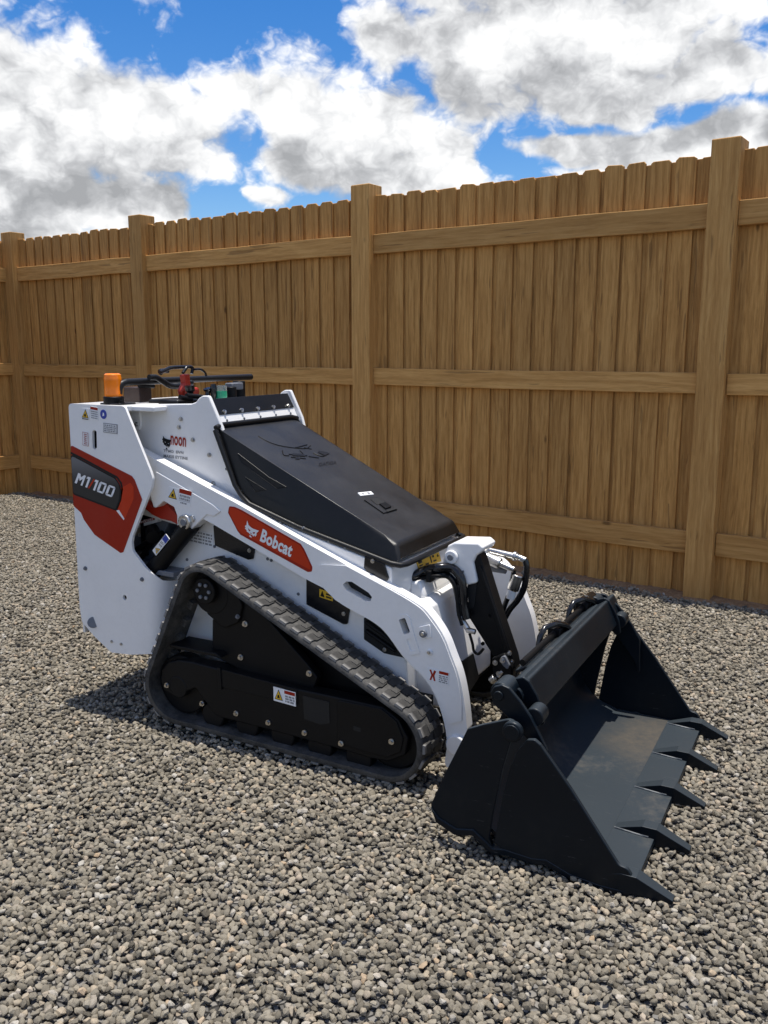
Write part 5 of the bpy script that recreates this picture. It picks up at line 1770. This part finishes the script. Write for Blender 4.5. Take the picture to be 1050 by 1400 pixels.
# --- controls on the tower
HX = -2.63
bar_pts = [(-2.64, 2.675, 1.285), (-2.64, 2.675, 1.325), (-2.635, 2.680, 1.355), (-2.632, 2.70, 1.369), (-2.630, 2.75, 1.372), (-2.630, 3.0, 1.372), (-2.630, 3.56, 1.372)]
tube('hand_bar', bar_pts, 0.0145, M['plastic_dark'], root, n=12)
box('bar_foot', (-2.70, 2.63, 1.283), (-2.59, 2.72, 1.291), M['gloss_black'], root, bev=.003)
bolt(root, (-2.60, 2.65, 1.291), d=(0, 0, 1), r=.012, m=M['black'])
bc = [(-2.66,2.6676,1.3039)][0]
bcn = Vector((-2.66, 2.66, 1.290))
bcn.y = bc[1]
base_ = cyl('beacon_base', (bcn.x, bcn.y, 1.283), (bcn.x, bcn.y, 1.316), 0.041, M['black'], root, n=28, bev=.004)
def lathe(name, prof, c, m, parent, n=32):
    bm = bmesh.new()
    rows = [[bm.verts.new((c[0] + r * math.cos(2 * PI * k / n), c[1] + r * math.sin(2 * PI * k / n), c[2] + z)) for k in range(n)] for r, z in prof]
    for A, B in zip(rows, rows[1:]):
        for k in range(n):
            bm.faces.new((A[k], A[(k + 1) % n], B[(k + 1) % n], B[k]))
    bm.faces.new(rows[0])
    bm.faces.new(rows[-1])
    return link(name, mesh_of(name, bm), m, parent, smooth=40)
lathe('beacon', [(.034, 0), (.036, .006), (.0345, .012), (.035, .04), (.0345, .062), (.0355, .068), (.0345, .074), (.033, .088), (.027, .093), (.0, .094)][:-1], (bcn.x, bcn.y, 1.315), M['amber'], root)
# curved second bar near the grips
tube('grip_bar', [(-2.6,2.8143,1.3892),(-2.6,2.8538,1.3881),(-2.6,2.8929,1.3717),(-2.6,2.9373,1.3518),(-2.6,2.9836,1.347),(-2.6,3.0318,1.3549),(-2.6,3.0807,1.3597)], .0125, M['plastic_dark'], root)
# red lever housing with black hooks
q = [(-2.5,2.8946,1.4006),(-2.5,2.9317,1.4028),(-2.5,2.9339,1.3629),(-2.5,2.9414,1.3319),(-2.5,2.911,1.2932),(-2.5,2.8926,1.2941),(-2.5,2.8768,1.3344),(-2.5,2.9015,1.3639)]
bm = prism_bm([(p[1], p[2]) for p in q], -2.51, -2.48, to3=lambda a, b, y: (y, a, b))
link('lever_housing', mesh_of('lever_housing', bm), M['red'], root, bev=.006)
q = [(-2.44,2.8668,1.3451),(-2.44,2.9133,1.3494),(-2.44,2.9212,1.3248),(-2.44,2.9014,1.3074),(-2.44,2.8693,1.3119)]
bm = prism_bm([(p[1], p[2]) for p in q], -2.46, -2.42, to3=lambda a, b, y: (y, a, b))
link('red_switch', mesh_of('red_switch', bm), M['red'], root, bev=.008)
tube('lever_hook', [(-2.5,2.771,1.4123),(-2.5,2.802,1.4205),(-2.5,2.8333,1.4288),(-2.5,2.8874,1.4309),(-2.5,2.938,1.4301)], .008, M['gloss_black'], root)
tube('lever_hook', [(-2.52,2.7932,1.4116),(-2.52,2.811,1.4172),(-2.52,2.8417,1.4135)], lambda t_: .013 - .006 * t_, M['gloss_black'], root)
tube('cable', [(-2.48,2.8855,1.4071),(-2.48,2.9145,1.4307),(-2.48,2.9469,1.4271),(-2.48,2.9408,1.4028)], .007, M['gloss_black'], root)
tube('cable', [(-2.45,2.9248,1.4217),(-2.45,2.9625,1.421),(-2.45,2.9905,1.4082),(-2.45,2.9993,1.3926)], .005, M['gloss_black'], root)
tube('lever', [(-2.42,2.8538,1.2951),(-2.42,2.856,1.331),(-2.42,2.8531,1.3579)], lambda t_: .013 + .007 * (t_ > .5), M['gloss_black'], root)
tube('lever', [(-2.32,2.8812,1.3023),(-2.32,2.8832,1.338),(-2.32,2.8823,1.3647)], lambda t_: .010 + .004 * math.sin(3 * t_), M['gloss_black'], root)
tube('lever', [(-2.34,2.8641,1.3056),(-2.34,2.8702,1.3321),(-2.34,2.8664,1.3471)], lambda t_: .010 + .006 * (t_ > .6), M['gloss_black'], root)
box('switch_box', (-2.40, 2.80, deck_z), (-2.30, 2.90, 1.285), M['black'], root, bev=.005)
for s in [[(-2.4,2.7688,1.3145),(-2.4,2.8397,1.3023)], [(-2.4,2.809,1.3185),(-2.4,2.9236,1.3074)]]:
    tube('cable', s, .010, M['black'], root, smooth=False)
q = [(-2.55,2.8541,1.2917),(-2.55,2.9328,1.3064),(-2.55,2.9308,1.2754)]
box('console', (-2.60, 2.80, deck_z), (-2.44, 2.95, 1.300), M['plastic'], root, bev=.008)
q = [(-2.62,2.8156,1.3465),(-2.62,2.8907,1.3437),(-2.62,2.8862,1.2758)]
box('control_box', (-2.75, q[0][1], 1.262), (-2.66, q[1][1], q[0][2]), M['brown'], root, bev=.004)
tube('cable', [(-2.66,2.8156,1.3548),(-2.66,2.8591,1.3518),(-2.66,2.9036,1.3487)], .009, M['black'], root, smooth=False)
vc = [(-2.3,2.9086,1.3075)][0]
cup = lathe('fluid_cup', [(.0225, 0), (.0225, .075), (.0195, .075), (.0195, .035)], (-2.30, vc[1], deck_z + .022), M['clear'], root, 24)
lathe('fluid', [(.0228, 0), (.0232, .05), (.001, .05)], (-2.30, vc[1], deck_z + .024), M['green'], cup, 24)
for s, r_, h in (('315 546', .027, .10), ('327 545', .020, .11)):
    pass
for (sx_, r_, z1_) in (('316 540', .026, 1.345), ('327 538', .030, 1.372)):
    pass
p = [(-2.4,3.1015,1.3087)][0]
cyl('grip', (-2.40, p[1], deck_z), (-2.40, p[1], 1.345), .024, M['black'], root, n=18, bev=.005)
p = [(-2.45,3.2248,1.3087)][0]
cyl('grip', (-2.45, p[1], deck_z), (-2.45, p[1], 1.365), .028, M['black'], root, n=18, bev=.005)
box('console', (-2.42, 3.08, deck_z), (-2.30, 3.26, 1.285), M['black'], root, bev=.005)
p = [(-2.4,3.1285,1.333)][0]
box('switch_box', (-2.43, p[1] - .03, 1.33), (-2.39, p[1] + .05, 1.36), M['grey_metal'], root, bev=.004)
